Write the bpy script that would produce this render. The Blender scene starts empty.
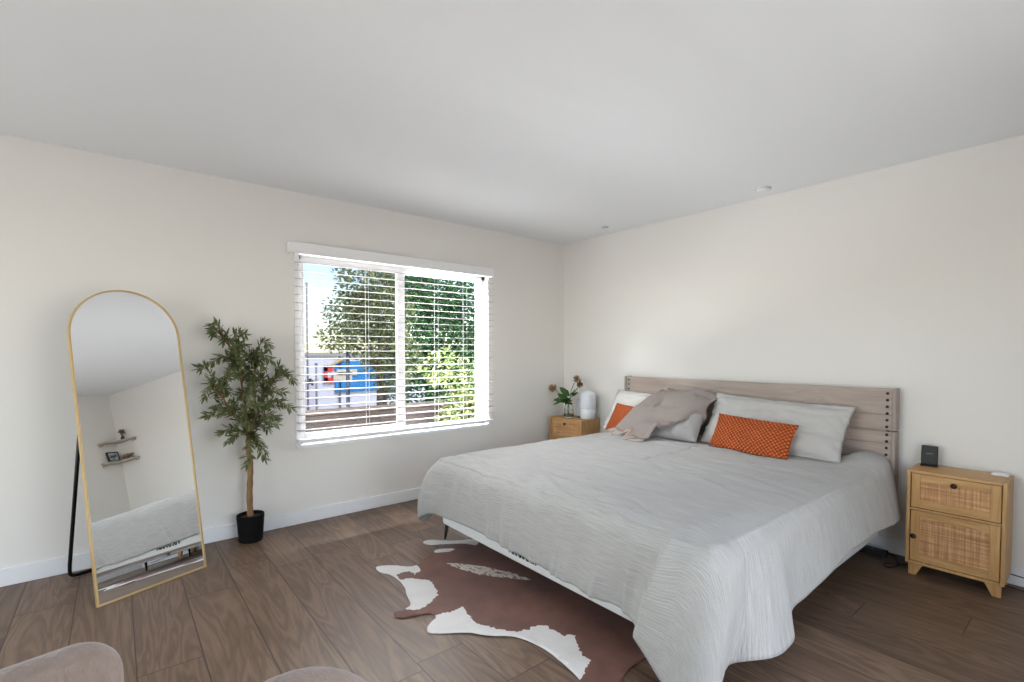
import bpy, bmesh, math, random
import numpy as np
from mathutils import Vector, Matrix, noise, geometry

# ------------------------------------------------------------------ camera, sky, sun, fill lamps, exposure
S = bpy.context.scene
COL = S.collection
PI = math.pi
F_PX = 488.0                       # focal length in pixels of a 1024 px wide frame
PITCH = math.radians(1.8)          # camera looks slightly down
YAW = math.radians(50.9)           # from +X (towards the headboard wall) to the optical axis
CAM = Vector((-3.807, -3.784, 1.275))

cam_data = bpy.data.cameras.new('camera')
cam = bpy.data.objects.new('camera', cam_data)
COL.objects.link(cam)
cam_data.sensor_fit = 'HORIZONTAL'
cam_data.sensor_width = 36.0
cam_data.lens = 36.0 * F_PX / 1024.0
cam_data.shift_y = (367.336 - 341.0) / 1024.0
cam_data.clip_start = 0.02
fw = Vector((math.cos(YAW) * math.cos(PITCH), math.sin(YAW) * math.cos(PITCH), -math.sin(PITCH)))
cam.location = CAM
cam.rotation_euler = fw.to_track_quat('-Z', 'Y').to_euler()
S.camera = cam

world = bpy.data.worlds.new('sky')
S.world = world
world.use_nodes = True
wn = world.node_tree
wn.nodes.clear()
w_out = wn.nodes.new('ShaderNodeOutputWorld')
w_bg = wn.nodes.new('ShaderNodeBackground')
w_sky = wn.nodes.new('ShaderNodeTexSky')
w_sky.sky_type = 'NISHITA'
w_sky.sun_disc = False
w_sky.sun_elevation = math.radians(52)
w_sky.sun_rotation = math.radians(120)
w_sky.air_density = 1.0
w_sky.dust_density = 0.5
w_bg.inputs['Strength'].default_value = 0.26
wn.links.new(w_sky.outputs[0], w_bg.inputs['Color'])
wn.links.new(w_bg.outputs[0], w_out.inputs['Surface'])

sun_data = bpy.data.lights.new('sun', 'SUN')
sun_data.energy = 3.0
sun_data.angle = math.radians(0.8)
sun_data.color = (1.0, 0.95, 0.87)
sun = bpy.data.objects.new('sun', sun_data)
COL.objects.link(sun)
sun.rotation_euler = Vector((-0.42, 0.55, -1.0)).to_track_quat('-Z', 'Y').to_euler()

def fill_lamp(name, loc, direction, sx, sy, power, color):
    d = bpy.data.lights.new(name, 'AREA')
    d.shape = 'RECTANGLE'
    d.size, d.size_y = sx, sy
    d.energy = power
    d.color = color
    o = bpy.data.objects.new(name, d)
    COL.objects.link(o)
    o.location = loc
    o.rotation_euler = Vector(direction).to_track_quat('-Z', 'Y').to_euler()
    return o
# added fill lamp behind an invented glass door, behind and left of the camera
fill_lamp('fill_west', (-6.33, -2.05, 1.12), (1, 0.0, 0.0), 2.5, 2.0, 31, (1.0, 0.985, 0.97))
# unseen fill lamp added behind a made-up south doorway, beside the camera
fill_lamp('fill_south', (-2.3, -4.46, 1.05), (0, 1, 0.05), 1.5, 1.95, 9, (1.0, 0.98, 0.955))
# added panels above and below the window view, strengthening sky and ground light indoors
fill_lamp('fill_window_high', (-1.9, 1.15, 3.0), (0, -0.75, -1.0), 2.4, 1.2, 740, (0.985, 0.99, 1.0))
fill_lamp('fill_window_low', (-1.9, 1.0, -0.25), (0, -0.75, 1.0), 2.4, 1.2, 640, (1.0, 0.99, 0.99))

S.view_settings.view_transform = 'Standard'
S.view_settings.look = 'None'
S.view_settings.gamma = 1.0
S.view_settings.use_curve_mapping = False
S.view_settings.exposure = 1.02

# ------------------------------------------------------------------ helpers
def srgb(r, g, b):
    def f(c):
        c /= 255.0
        return c / 12.92 if c <= 0.04045 else ((c + 0.055) / 1.055) ** 2.4
    return (f(r), f(g), f(b), 1.0)

class NT:
    def __init__(self, name):
        self.m = bpy.data.materials.new(name)
        self.m.use_nodes = True
        self.t = self.m.node_tree
        self.b = self.t.nodes['Principled BSDF']
        self.out = self.t.nodes['Material Output']
    def n(self, kind, **kw):
        nd = self.t.nodes.new('ShaderNode' + kind)
        for k, v in kw.items():
            setattr(nd, k, v)
        return nd
    def l(self, a, b):
        self.t.links.new(a, b)
    def coords(self, scale=(1, 1, 1), uv=False, rot=(0, 0, 0)):
        tc = self.n('TexCoord')
        mp = self.n('Mapping')
        mp.inputs['Scale'].default_value = scale
        mp.inputs['Rotation'].default_value = rot
        self.l(tc.outputs['UV' if uv else 'Object'], mp.inputs['Vector'])
        return mp.outputs[0]
    def noise(self, vec, scale, detail=4, rough=0.55, dist=0.0):
        t = self.n('TexNoise')
        t.inputs['Scale'].default_value = scale
        t.inputs['Detail'].default_value = detail
        t.inputs['Roughness'].default_value = rough
        t.inputs['Distortion'].default_value = dist
        self.l(vec, t.inputs['Vector'])
        return t.outputs['Fac']
    def ramp(self, fac, stops):
        r = self.n('ValToRGB')
        el = r.color_ramp.elements
        while len(el) < len(stops):
            el.new(0.5)
        for e, (p, c) in zip(el, stops):
            e.position = p
            e.color = c
        self.l(fac, r.inputs[0])
        return r.outputs[0]
    def mix(self, fac, a, b, mode='MIX'):
        x = self.n('MixRGB', blend_type=mode)
        for s, v in ((0, fac), (1, a), (2, b)):
            if hasattr(v, 'is_linked'):
                self.l(v, x.inputs[s])
            else:
                x.inputs[s].default_value = v
        return x.outputs[0]
    def math(self, op, a, b=0.0):
        x = self.n('Math', operation=op)
        for s, v in ((0, a), (1, b)):
            if hasattr(v, 'is_linked'):
                self.l(v, x.inputs[s])
            else:
                x.inputs[s].default_value = v
        return x.outputs[0]
    def bump(self, h, strength=0.3, dist=0.01):
        b = self.n('Bump')
        b.inputs['Strength'].default_value = strength
        b.inputs['Distance'].default_value = dist
        self.l(h, b.inputs['Height'])
        self.l(b.outputs[0], self.b.inputs['Normal'])
    def col(self, c):
        if hasattr(c, 'is_linked'):
            self.l(c, self.b.inputs['Base Color'])
        else:
            self.b.inputs['Base Color'].default_value = c

def simple(name, c, rough=0.5, metal=0.0, var=0.06, vscale=20, bump=0.0, bscale=200, spec=None):
    n = NT(name)
    v = n.coords()
    f = n.noise(v, vscale, 3)
    lo = tuple(x * (1 - var) for x in c[:3]) + (1,)
    hi = tuple(min(1, x * (1 + var)) for x in c[:3]) + (1,)
    n.col(n.mix(f, lo, hi))
    n.b.inputs['Roughness'].default_value = rough
    n.b.inputs['Metallic'].default_value = metal
    if spec is not None:
        n.b.inputs['Specular IOR Level'].default_value = spec
    if bump:
        n.bump(n.noise(v, bscale, 2), bump, 0.004)
    return n.m

def wood(name, c1, c2, grain=(3, 60, 60), rough=0.45, bump=0.1):
    n = NT(name)
    v = n.coords(grain)
    f = n.noise(v, 1.0, 6, 0.6, 1.2)
    n.col(n.ramp(f, [(0.3, c1), (0.7, c2)]))
    n.b.inputs['Roughness'].default_value = rough
    n.bump(f, bump, 0.003)
    return n.m

def wmat(o):
    m = o.matrix_basis.copy()
    p = o.parent
    while p:
        m = p.matrix_basis @ m
        p = p.parent
    return m

def obj(name, bm, mat, parent=None, smooth=False, world=True, bevel=0.0, subsurf=0, solid=0.0, autosmooth=None):
    me = bpy.data.meshes.new(name)
    if world and parent is not None:
        bm.transform(wmat(parent).inverted())
    bm.normal_update()
    bm.to_mesh(me)
    bm.free()
    o = bpy.data.objects.new(name, me)
    COL.objects.link(o)
    if parent:
        o.parent = parent
    for m in (mat if isinstance(mat, (list, tuple)) else [mat]):
        me.materials.append(m)
    if smooth:
        me.polygons.foreach_set('use_smooth', [True] * len(me.polygons))
    if solid:
        md = o.modifiers.new('solid', 'SOLIDIFY')
        md.thickness = solid
        md.offset = -1
    if bevel:
        md = o.modifiers.new('bevel', 'BEVEL')
        md.width = bevel
        md.segments = 2
        md.limit_method = 'ANGLE'
        md.angle_limit = math.radians(35)
    if subsurf:
        md = o.modifiers.new('sub', 'SUBSURF')
        md.levels = md.render_levels = subsurf
    return o

def raw(name, verts, faces, mat, parent=None, smooth=True):
    me = bpy.data.meshes.new(name)
    if parent is not None:
        mi = wmat(parent).inverted()
        verts = [tuple(mi @ Vector(v)) for v in verts]
    me.from_pydata([tuple(v) for v in verts], [], [tuple(f) for f in faces])
    me.update()
    o = bpy.data.objects.new(name, me)
    COL.objects.link(o)
    o.parent = parent
    for m in (mat if isinstance(mat, (list, tuple)) else [mat]):
        me.materials.append(m)
    if smooth:
        me.polygons.foreach_set('use_smooth', [True] * len(me.polygons))
    return o

def tag(o, label, cat, group=None, kind=None):
    if label: o['label'] = label
    if cat: o['category'] = cat
    if group: o['group'] = group
    if kind: o['kind'] = kind
    return o

def thing(name, label, cat, loc=(0, 0, 0), rotz=0.0, group=None):
    o = bpy.data.objects.new(name, None)
    COL.objects.link(o)
    o.empty_display_size = 0.1
    o.location = loc
    o.rotation_euler = (0, 0, rotz)
    return tag(o, label, cat, group)

def struct(o):
    o['kind'] = 'structure'
    return o

def box(bm, x0, x1, y0, y1, z0, z1):
    vs = [bm.verts.new((x, y, z)) for z in (z0, z1) for (x, y) in ((x0, y0), (x1, y0), (x1, y1), (x0, y1))]
    for f in ((3, 2, 1, 0), (4, 5, 6, 7), (0, 1, 5, 4), (1, 2, 6, 5), (2, 3, 7, 6), (3, 0, 4, 7)):
        bm.faces.new([vs[i] for i in f])
    return bm

def boxes(*bs):
    bm = bmesh.new()
    for b in bs:
        box(bm, *b)
    return bm

def tube(bm, pts, rad, n=8, caps=True):
    pts = [Vector(p) for p in pts]
    rs = rad if isinstance(rad, (list, tuple)) else [rad] * len(pts)
    rings = []
    up = None
    for i, p in enumerate(pts):
        d = (pts[min(i + 1, len(pts) - 1)] - pts[max(i - 1, 0)]).normalized()
        if up is None:
            a = Vector((0, 0, 1)) if abs(d.z) < 0.9 else Vector((1, 0, 0))
            up = d.cross(a).normalized()
        up = (up - d * up.dot(d)).normalized()
        s = d.cross(up)
        rings.append([bm.verts.new(p + (up * math.cos(2 * PI * k / n) + s * math.sin(2 * PI * k / n)) * rs[i]) for k in range(n)])
    for a, b in zip(rings, rings[1:]):
        for k in range(n):
            bm.faces.new((a[k], a[(k + 1) % n], b[(k + 1) % n], b[k]))
    if caps:
        bm.faces.new(list(reversed(rings[0])))
        bm.faces.new(rings[-1])
    return bm

def lathe(bm, prof, c=(0, 0, 0), n=24, cap=True):
    rings = []
    for r, z in prof:
        rings.append([bm.verts.new((c[0] + r * math.cos(2 * PI * k / n), c[1] + r * math.sin(2 * PI * k / n), c[2] + z)) for k in range(n)])
    for a, b in zip(rings, rings[1:]):
        for k in range(n):
            bm.faces.new((a[k], a[(k + 1) % n], b[(k + 1) % n], b[k]))
    if cap:
        bm.faces.new(list(reversed(rings[0])))
        bm.faces.new(rings[-1])
    return bm

def crom(pts, per):
    """Catmull-Rom samples through points (any dimension)."""
    P = [np.array(p, float) for p in pts]
    out = []
    for i in range(len(P) - 1):
        p0, p1, p2, p3 = P[max(i - 1, 0)], P[i], P[i + 1], P[min(i + 2, len(P) - 1)]
        for k in range(per):
            t = k / per
            out.append(0.5 * (2 * p1 + (p2 - p0) * t + (2 * p0 - 5 * p1 + 4 * p2 - p3) * t * t + (3 * p1 - p0 - 3 * p2 + p3) * t ** 3))
    out.append(P[-1])
    return out

def nz(x, y, z=0.0, s=1.0):
    return noise.noise(Vector((x * s, y * s, z * s)))

# ------------------------------------------------------------------ materials
def m_wall(name, c):
    n = NT(name)
    v = n.coords()
    n.col(c)
    n.b.inputs['Roughness'].default_value = 0.85
    n.b.inputs['Specular IOR Level'].default_value = 0.25
    n.bump(n.noise(v, 160, 3), 0.06, 0.002)
    return n.m
M_WALL = m_wall('wall_paint', srgb(233, 230, 226))
M_CEIL = m_wall('ceiling_paint', srgb(239, 242, 246))
M_TRIM = simple('white_trim', srgb(236, 237, 240), 0.4, var=0.01)
M_BLIND = simple('white_blind', srgb(240, 240, 242), 0.45, var=0.01)

def m_floor():
    n = NT('wood_planks')
    tc = n.n('TexCoord')
    sep = n.n('SeparateXYZ')
    n.l(tc.outputs['Object'], sep.inputs[0])
    W, L = 0.223, 1.38
    u = n.math('DIVIDE', n.math('ADD', sep.outputs['X'], 3.32 + 100 * W), W)
    ix = n.math('FLOOR', u)
    fx = n.math('FRACT', u)
    rnd = n.n('TexWhiteNoise', noise_dimensions='1D')
    n.l(ix, rnd.inputs['W'])
    v = n.math('ADD', n.math('DIVIDE', sep.outputs['Y'], L), n.math('MULTIPLY', rnd.outputs['Value'], 7.0))
    iy = n.math('FLOOR', v)
    fy = n.math('FRACT', v)
    cmb = n.n('CombineXYZ')
    n.l(ix, cmb.inputs[0]); n.l(iy, cmb.inputs[1])
    r2 = n.n('TexWhiteNoise', noise_dimensions='2D')
    n.l(cmb.outputs[0], r2.inputs['Vector'])
    # grain runs along Y; each plank shifts the pattern
    g = n.n('CombineXYZ')
    n.l(n.math('ADD', sep.outputs['X'], n.math('MULTIPLY', r2.outputs['Value'], 13.0)), g.inputs[0])
    n.l(n.math('ADD', n.math('MULTIPLY', sep.outputs['Y'], 0.13), n.math('MULTIPLY', r2.outputs['Value'], 31.0)), g.inputs[1])
    big = n.noise(g.outputs[0], 6.5, 3, 0.5, 0.9)
    rings = n.math('FRACT', n.math('MULTIPLY', big, 9.0))
    rings = n.math('ABSOLUTE', n.math('SUBTRACT', rings, 0.5))
    g2 = n.n('CombineXYZ')
    n.l(n.math('MULTIPLY', sep.outputs['X'], 1.0), g2.inputs[0])
    n.l(n.math('MULTIPLY', sep.outputs['Y'], 0.05), g2.inputs[1])
    fine = n.noise(g2.outputs[0], 95, 5, 0.65)
    tone = n.math('ADD', n.math('MULTIPLY', rings, 0.62), n.math('MULTIPLY', fine, 0.60))
    base = n.ramp(tone, [(0.12, srgb(86, 66, 52)), (0.55, srgb(122, 100, 83)), (0.9, srgb(146, 123, 105))])
    plank = n.ramp(r2.outputs['Value'], [(0.0, (0.74, 0.72, 0.70, 1)), (0.5, (0.98, 0.95, 0.92, 1)), (1.0, (1.12, 1.11, 1.10, 1))])
    c = n.mix(1.0, base, plank, 'MULTIPLY')
    ex = n.math('MINIMUM', fx, n.math('SUBTRACT', 1.0, fx))
    ey = n.math('MULTIPLY', n.math('MINIMUM', fy, n.math('SUBTRACT', 1.0, fy)), L / W)
    e = n.math('MINIMUM', ex, ey)
    gap = n.ramp(e, [(0.004, (0, 0, 0, 1)), (0.016, (1, 1, 1, 1))])
    c = n.mix(gap, srgb(62, 48, 40), c)
    n.col(c)
    n.l(n.ramp(fine, [(0.3, (0.38,) * 3 + (1,)), (0.8, (0.54,) * 3 + (1,))]), n.b.inputs['Roughness'])
    n.b.inputs['Specular IOR Level'].default_value = 0.4
    n.bump(n.math('ADD', n.math('MULTIPLY', gap, 1.0), n.math('MULTIPLY', fine, 0.12)), 0.25, 0.002)
    return n.m
M_FLOOR = m_floor()

def m_glass(name, tint=(1, 1, 1, 1), refl=0.06):
    n = NT(name)
    tr = n.n('BsdfTransparent'); tr.inputs[0].default_value = tint
    gl = n.n('BsdfGlossy'); gl.inputs['Roughness'].default_value = 0.0
    mx = n.n('MixShader')
    fr = n.n('LayerWeight'); fr.inputs[0].default_value = 0.15
    n.l(n.math('MULTIPLY', fr.outputs['Fresnel'], refl * 6), mx.inputs[0])
    n.l(tr.outputs[0], mx.inputs[1]); n.l(gl.outputs[0], mx.inputs[2])
    n.l(mx.outputs[0], n.out.inputs['Surface'])
    return n.m
M_GLASS = m_glass('window_glass', (0.97, 0.985, 0.98, 1))
def m_screen():
    n = NT('insect_mesh')
    tr = n.n('BsdfTransparent'); tr.inputs[0].default_value = (0.78, 0.77, 0.76, 1)
    df = n.n('BsdfDiffuse'); df.inputs[0].default_value = srgb(90, 89, 88)
    mx = n.n('MixShader'); mx.inputs[0].default_value = 0.05
    n.l(tr.outputs[0], mx.inputs[1]); n.l(df.outputs[0], mx.inputs[2])
    n.l(mx.outputs[0], n.out.inputs['Surface'])
    return n.m
M_SCREEN = m_screen()

def m_mirror():
    n = NT('mirror_silver')
    n.b.inputs['Base Color'].default_value = (0.93, 0.94, 0.95, 1)
    n.b.inputs['Metallic'].default_value = 1.0
    n.b.inputs['Roughness'].default_value = 0.0
    return n.m
M_MIRROR = m_mirror()
M_GOLD = simple('brushed_gold', srgb(214, 184, 132), 0.35, 0.6, 0.05)
M_BLACK = simple('black_metal', srgb(28, 27, 28), 0.45, 0.4)
M_BLACKPL = simple('black_plastic', srgb(20, 20, 21), 0.5)
M_OAK = wood('light_oak', srgb(176, 130, 78), srgb(208, 166, 110), (30, 30, 2.5), 0.45, 0.08)
M_OAKH = wood('light_oak_horizontal', srgb(176, 130, 78), srgb(208, 166, 110), (30, 2.5, 30), 0.45, 0.08)
M_KNOB = simple('bronze_knob', srgb(58, 42, 34), 0.4, 0.6)

def m_cane():
    n = NT('woven_cane')
    v = n.coords()
    sep = n.n('SeparateXYZ'); n.l(v, sep.inputs[0])
    def lines(ax, k):
        return n.math('ABSOLUTE', n.math('SINE', n.math('MULTIPLY', ax, k)))
    a = lines(sep.outputs['Y'], 620.0); b = lines(sep.outputs['Z'], 620.0)
    h = n.math('MAXIMUM', a, b)
    h2 = n.math('MULTIPLY', a, b)
    st = n.noise(n.coords((1, 60, 2)), 2.0, 3)
    base = n.ramp(h2, [(0.0, srgb(198, 142, 94)), (1.0, srgb(158, 104, 64))])
    st2 = n.noise(n.coords((1, 2, 60)), 2.0, 3)
    pl = n.ramp(n.math('MULTIPLY', st, st2), [(0.14, (0, 0, 0, 1)), (0.36, (1, 1, 1, 1))])
    c = n.mix(pl, n.mix(0.35, base, srgb(138, 90, 54)), srgb(220, 172, 122))
    n.col(c)
    n.b.inputs['Roughness'].default_value = 0.6
    n.bump(h, 0.5, 0.002)
    return n.m
M_CANE = m_cane()

def m_coverlet():
    n = NT('coverlet_waffle')
    v = n.coords((1, 1, 1), uv=True)
    sep = n.n('SeparateXYZ'); n.l(v, sep.inputs[0])
    wob = n.noise(v, 14, 3)
    ph = n.math('ADD', n.math('MULTIPLY', sep.outputs['Y'], 520.0), n.math('MULTIPLY', wob, 9.0))
    rib = n.math('ADD', n.math('MULTIPLY', n.math('SINE', ph), 0.5), 0.5)
    st = n.noise(n.coords((34, 170, 1), uv=True), 1.0, 3, 0.6)
    puck = n.noise(n.coords((90, 120, 1), uv=True), 1.0, 3, 0.6)
    h = n.math('ADD', n.math('MULTIPLY', rib, 0.35), n.math('ADD', n.math('MULTIPLY', st, 0.8), n.math('MULTIPLY', puck, 0.6)))
    slub = n.noise(n.coords((7, 260, 1), uv=True), 1.0, 4, 0.65)
    c = n.mix(n.ramp(slub, [(0.36, (0, 0, 0, 1)), (0.66, (1, 1, 1, 1))]), srgb(163, 161, 159), srgb(200, 198, 195))
    n.col(n.mix(n.math('MULTIPLY', puck, 0.5), c, srgb(188, 186, 183)))
    n.b.inputs['Roughness'].default_value = 0.9
    n.b.inputs['Specular IOR Level'].default_value = 0.15
    n.b.inputs['Sheen Weight'].default_value = 0.15
    n.bump(h, 0.55, 0.006)
    return n.m
M_COVER = m_coverlet()

def m_fabric(name, c1, c2, scale=400, bump=0.3, rough=0.9, sheen=0.2, aniso=(1, 1, 1)):
    n = NT(name)
    v = n.coords(aniso)
    f = n.noise(v, scale, 3, 0.7)
    g = n.noise(n.coords(), 9, 3)
    n.col(n.mix(n.math('MULTIPLY', n.math('ADD', f, g), 0.5), c1, c2))
    n.b.inputs['Roughness'].default_value = rough
    n.b.inputs['Specular IOR Level'].default_value = 0.15
    n.b.inputs['Sheen Weight'].default_value = sheen
    n.bump(f, bump, 0.004)
    return n.m
M_SHAM = m_fabric('white_linen', srgb(214, 211, 206), srgb(228, 226, 221), 260, 0.2)
M_SHAMG = m_fabric('pale_grey_linen', srgb(184, 181, 178), srgb(200, 197, 194), 260, 0.2)
M_GREYP = m_fabric('grey_linen', srgb(158, 155, 154), srgb(176, 173, 172), 260, 0.2)
M_THROW = m_fabric('taupe_throw', srgb(142, 131, 126), srgb(164, 152, 146), 300, 0.35)
M_FRINGE = m_fabric('fringe_yarn', srgb(206, 188, 178), srgb(222, 204, 194), 300, 0.3)
M_MATT = m_fabric('mattress_ticking', srgb(206, 206, 204), srgb(218, 218, 216), 300, 0.15)
M_LETTER = simple('dark_lettering', srgb(40, 42, 44), 0.7)
M_BOUCLE = m_fabric('plush_beige', srgb(128, 112, 104), srgb(184, 167, 158), 90, 0.9, 0.95, 0.4, (1, 1, 0.4))
M_HEADB = wood('greywashed_headboard', srgb(158, 142, 132), srgb(186, 170, 160), (14, 2.2, 22), 0.7, 0.12)
M_HEADP = wood('greywashed_post', srgb(150, 138, 131), srgb(176, 164, 156), (20, 20, 2.2), 0.7, 0.12)

def m_knit():
    n = NT('orange_basket_knit')
    v = n.coords((1, 1, 1), uv=True)
    sep = n.n('SeparateXYZ'); n.l(v, sep.inputs[0])
    a = n.math('SINE', n.math('MULTIPLY', n.math('ADD', sep.outputs['X'], sep.outputs['Y']), 120.0))
    b = n.math('SINE', n.math('MULTIPLY', n.math('SUBTRACT', sep.outputs['X'], sep.outputs['Y']), 120.0))
    h = n.math('MULTIPLY', a, b)
    f = n.noise(v, 300, 2)
    h2 = n.math('ADD', n.math('MULTIPLY', n.math('ABSOLUTE', h), 1.0), n.math('MULTIPLY', f, 0.3))
    n.col(n.ramp(h2, [(0.05, srgb(138, 54, 24)), (0.6, srgb(206, 100, 56)), (1.0, srgb(232, 136, 88))]))
    n.b.inputs['Roughness'].default_value = 0.9
    n.b.inputs['Specular IOR Level'].default_value = 0.1
    n.bump(h2, 0.9, 0.012)
    return n.m
M_ORANGE = m_knit()

def m_hide(name, c1, c2, c3):
    n = NT(name)
    v = n.coords()
    f = n.noise(v, 3.2, 4, 0.6)
    g = n.noise(n.coords((1, 1, 1), rot=(0, 0, 0.6)), 180, 3, 0.6)
    c = n.ramp(f, [(0.3, c1), (0.55, c2), (0.75, c3)])
    n.col(n.mix(n.math('MULTIPLY', g, 0.25), c, c1))
    n.b.inputs['Roughness'].default_value = 0.65
    n.b.inputs['Sheen Weight'].default_value = 0.1
    n.bump(g, 0.35, 0.003)
    return n.m
M_HIDE = m_hide('brown_cowhide', srgb(84, 50, 40), srgb(116, 74, 60), srgb(136, 92, 76))
M_HIDEW = m_hide('white_cowhide', srgb(206, 202, 198), srgb(224, 221, 217), srgb(232, 230, 227))
def m_speck():
    n = NT('speckled_cowhide')
    f = n.noise(n.coords((2.2, 0.9, 1), rot=(0, 0, -0.5)), 26, 4, 0.7)
    n.col(n.ramp(f, [(0.40, srgb(110, 74, 60)), (0.47, srgb(205, 196, 186)), (0.7, srgb(220, 214, 206))]))
    n.b.inputs['Roughness'].default_value = 0.7
    return n.m
M_HIDES = m_speck()

def m_leaf(name, c1, c2, scale=18, trans=0.25):
    n = NT(name)
    f = n.noise(n.coords(), scale, 2)
    g = n.n('NewGeometry')
    rr = n.ramp(g.outputs['Random Per Island'], [(0, c1), (1, c2)])
    n.col(n.mix(n.math('MULTIPLY', f, 0.6), rr, c1))
    n.b.inputs['Roughness'].default_value = 0.5
    n.b.inputs['Specular IOR Level'].default_value = 0.3
    if trans:
        tl = n.n('BsdfTranslucent')
        n.l(rr, tl.inputs[0])
        mx = n.n('MixShader'); mx.inputs[0].default_value = trans
        n.l(n.b.outputs[0], mx.inputs[1]); n.l(tl.outputs[0], mx.inputs[2])
        n.l(mx.outputs[0], n.out.inputs['Surface'])
    return n.m
M_OLIVE = m_leaf('olive_leaf', srgb(76, 88, 52), srgb(132, 142, 98), 18, 0.08)
M_TRUNK = wood('olive_trunk', srgb(118, 88, 56), srgb(158, 124, 84), (40, 40, 10), 0.8, 0.5)
M_POT = simple('black_ribbed_pot', srgb(12, 12, 13), 0.85, var=0.2, spec=0.2)
M_SOIL = simple('dark_moss', srgb(60, 48, 38), 0.95, var=0.3, vscale=80, bump=0.6)
M_BARK = wood('tree_bark', srgb(84, 74, 64), srgb(122, 110, 98), (20, 20, 4), 0.9, 0.6)
M_LEAF_TREE = m_leaf('tree_leaf', srgb(92, 108, 74), srgb(170, 174, 124), 2)
M_LEAF_HEDGE = m_leaf('hedge_leaf', srgb(58, 96, 60), srgb(118, 152, 100), 2)
M_LEAF_BUSH = m_leaf('bush_leaf', srgb(92, 110, 58), srgb(164, 172, 116), 4, 0.15)
M_WHITEPL = simple('white_plastic', srgb(236, 238, 242), 0.35, var=0.01)

# ------------------------------------------------------------------ the room
H = 2.44
XW, YS = -6.2, -4.25
struct(obj('floor', boxes((XW - 0.15, 0.15, YS - 0.15, 0.15, -0.12, 0.0)), M_FLOOR))
struct(obj('ceiling', boxes((XW - 0.4, 0.4, YS - 0.4, 0.45, H, H + 0.25)), M_CEIL))
WX0, WX1, WZ0, WZ1 = -2.755, -1.03, 0.58, 2.0
struct(obj('wall_north', boxes((XW - 0.15, WX0, 0, 0.15, 0, H), (WX1, 0.15, 0, 0.15, 0, H),
                               (WX0, WX1, 0, 0.15, 0, WZ0), (WX0, WX1, 0, 0.15, WZ1, H)), M_WALL))
struct(obj('wall_east', boxes((0, 0.15, YS - 0.15, 0.0, 0, H)), M_WALL))
HX0, HX1 = -3.12, -1.52
struct(obj('wall_south', boxes((XW - 0.15, HX0, YS - 0.15, YS, 0, H), (HX1, 0.0, YS - 0.15, YS, 0, H), (HX0, HX1, YS - 0.15, YS, 2.05, H)), M_WALL))
d2 = struct(obj('added_door_south', boxes((HX0 - 0.06, HX0 + 0.012, YS - 0.16, YS + 0.015, 0, 2.06), (HX1 - 0.012, HX1 + 0.06, YS - 0.16, YS + 0.015, 0, 2.06), (HX0 - 0.06, HX1 + 0.06, YS - 0.16, YS + 0.015, 2.038, 2.11)), M_TRIM, bevel=0.003))  # doorway trim; the opening is added as an inlet for the fill lamp
DY0, DY1, DZ = -3.35, -0.75, 2.08
struct(obj('wall_west', boxes((XW - 0.15, XW, YS, DY0, 0, H), (XW - 0.15, XW, DY1, 0, 0, H), (XW - 0.15, XW, DY0, DY1, DZ, H)), M_WALL))
BB = 0.014
struct(obj('baseboard_north', boxes((XW, 0, -BB, 0, 0, 0.098)), M_TRIM, bevel=0.004))
struct(obj('baseboard_east', boxes((-BB, 0, YS, -BB, 0, 0.098)), M_TRIM, bevel=0.004))
struct(obj('baseboard_south', boxes((XW, HX0 - 0.06, YS, YS + BB, 0, 0.098), (HX1 + 0.06, -BB, YS, YS + BB, 0, 0.098)), M_TRIM, bevel=0.004))

# unseen sliding door, added in the west wall to admit the fill lamp
d1 = struct(obj('added_door_west', boxes((XW - 0.10, XW - 0.04, DY0, DY0 + 0.06, 0, DZ), (XW - 0.10, XW - 0.04, DY1 - 0.06, DY1, 0, DZ),
                                (XW - 0.10, XW - 0.04, DY0, DY1, DZ - 0.06, DZ), (XW - 0.10, XW - 0.04, DY0, DY1, 0, 0.04),
                                (XW - 0.09, XW - 0.05, (DY0 + DY1) / 2 - 0.03, (DY0 + DY1) / 2 + 0.03, 0, DZ)), M_TRIM))
obj('pane', boxes((XW - 0.075, XW - 0.07, DY0 + 0.05, DY1 - 0.05, 0.03, DZ - 0.05)), M_GLASS, d1)

# window_1: a white sliding window set in the north wall
FY0, FY1 = 0.05, 0.12
M_FRAME = simple('window_vinyl', srgb(204, 205, 208), 0.4, var=0.01)
w1 = struct(obj('window_1', boxes((WX0, WX0 + 0.035, FY0, FY1, WZ0, WZ1), (WX1 - 0.045, WX1, FY0, FY1, WZ0, WZ1),
                                  (WX0, WX1, FY0, FY1, WZ1 - 0.04, WZ1), (WX0, WX1, FY0, FY1, WZ0, WZ0 + 0.035)), M_FRAME, bevel=0.003))
obj('casing', boxes((WX0 - 0.03, WX0 + 0.005, -0.008, 0.052, WZ0 - 0.02, WZ1 + 0.03), (WX1 - 0.005, WX1 + 0.014, -0.008, 0.052, WZ0 - 0.02, WZ1 + 0.03),
                    (WX0 - 0.03, WX1 + 0.014, -0.0085, 0.052, WZ1 - 0.005, WZ1 + 0.03), (WX0 - 0.03, WX1 + 0.014, -0.012, 0.052, WZ0 - 0.02, WZ0 + 0.005)), M_TRIM, w1)
def sash(x0, x1, z0, z1, y0, y1, l, r, b, t, lab):
    s = obj('sash', boxes((x0, x0 + l, y0, y1, z0, z1), (x1 - r, x1, y0, y1, z0, z1), (x0 + l, x1 - r, y0, y1, z0, z0 + b), (x0 + l, x1 - r, y0, y1, z1 - t, z1)), M_FRAME, w1, bevel=0.002)
    ym = (y0 + y1) / 2
    obj('pane', boxes((x0 + l - 0.005, x1 - r + 0.005, ym - 0.002, ym + 0.002, z0 + b - 0.005, z1 - t + 0.005)), M_GLASS, s)
    return s
sash(WX0 + 0.015, -1.872, WZ0 + 0.02, WZ1 - 0.02, 0.055, 0.085, 0.04, 0.072, 0.06, 0.035, '')
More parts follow.
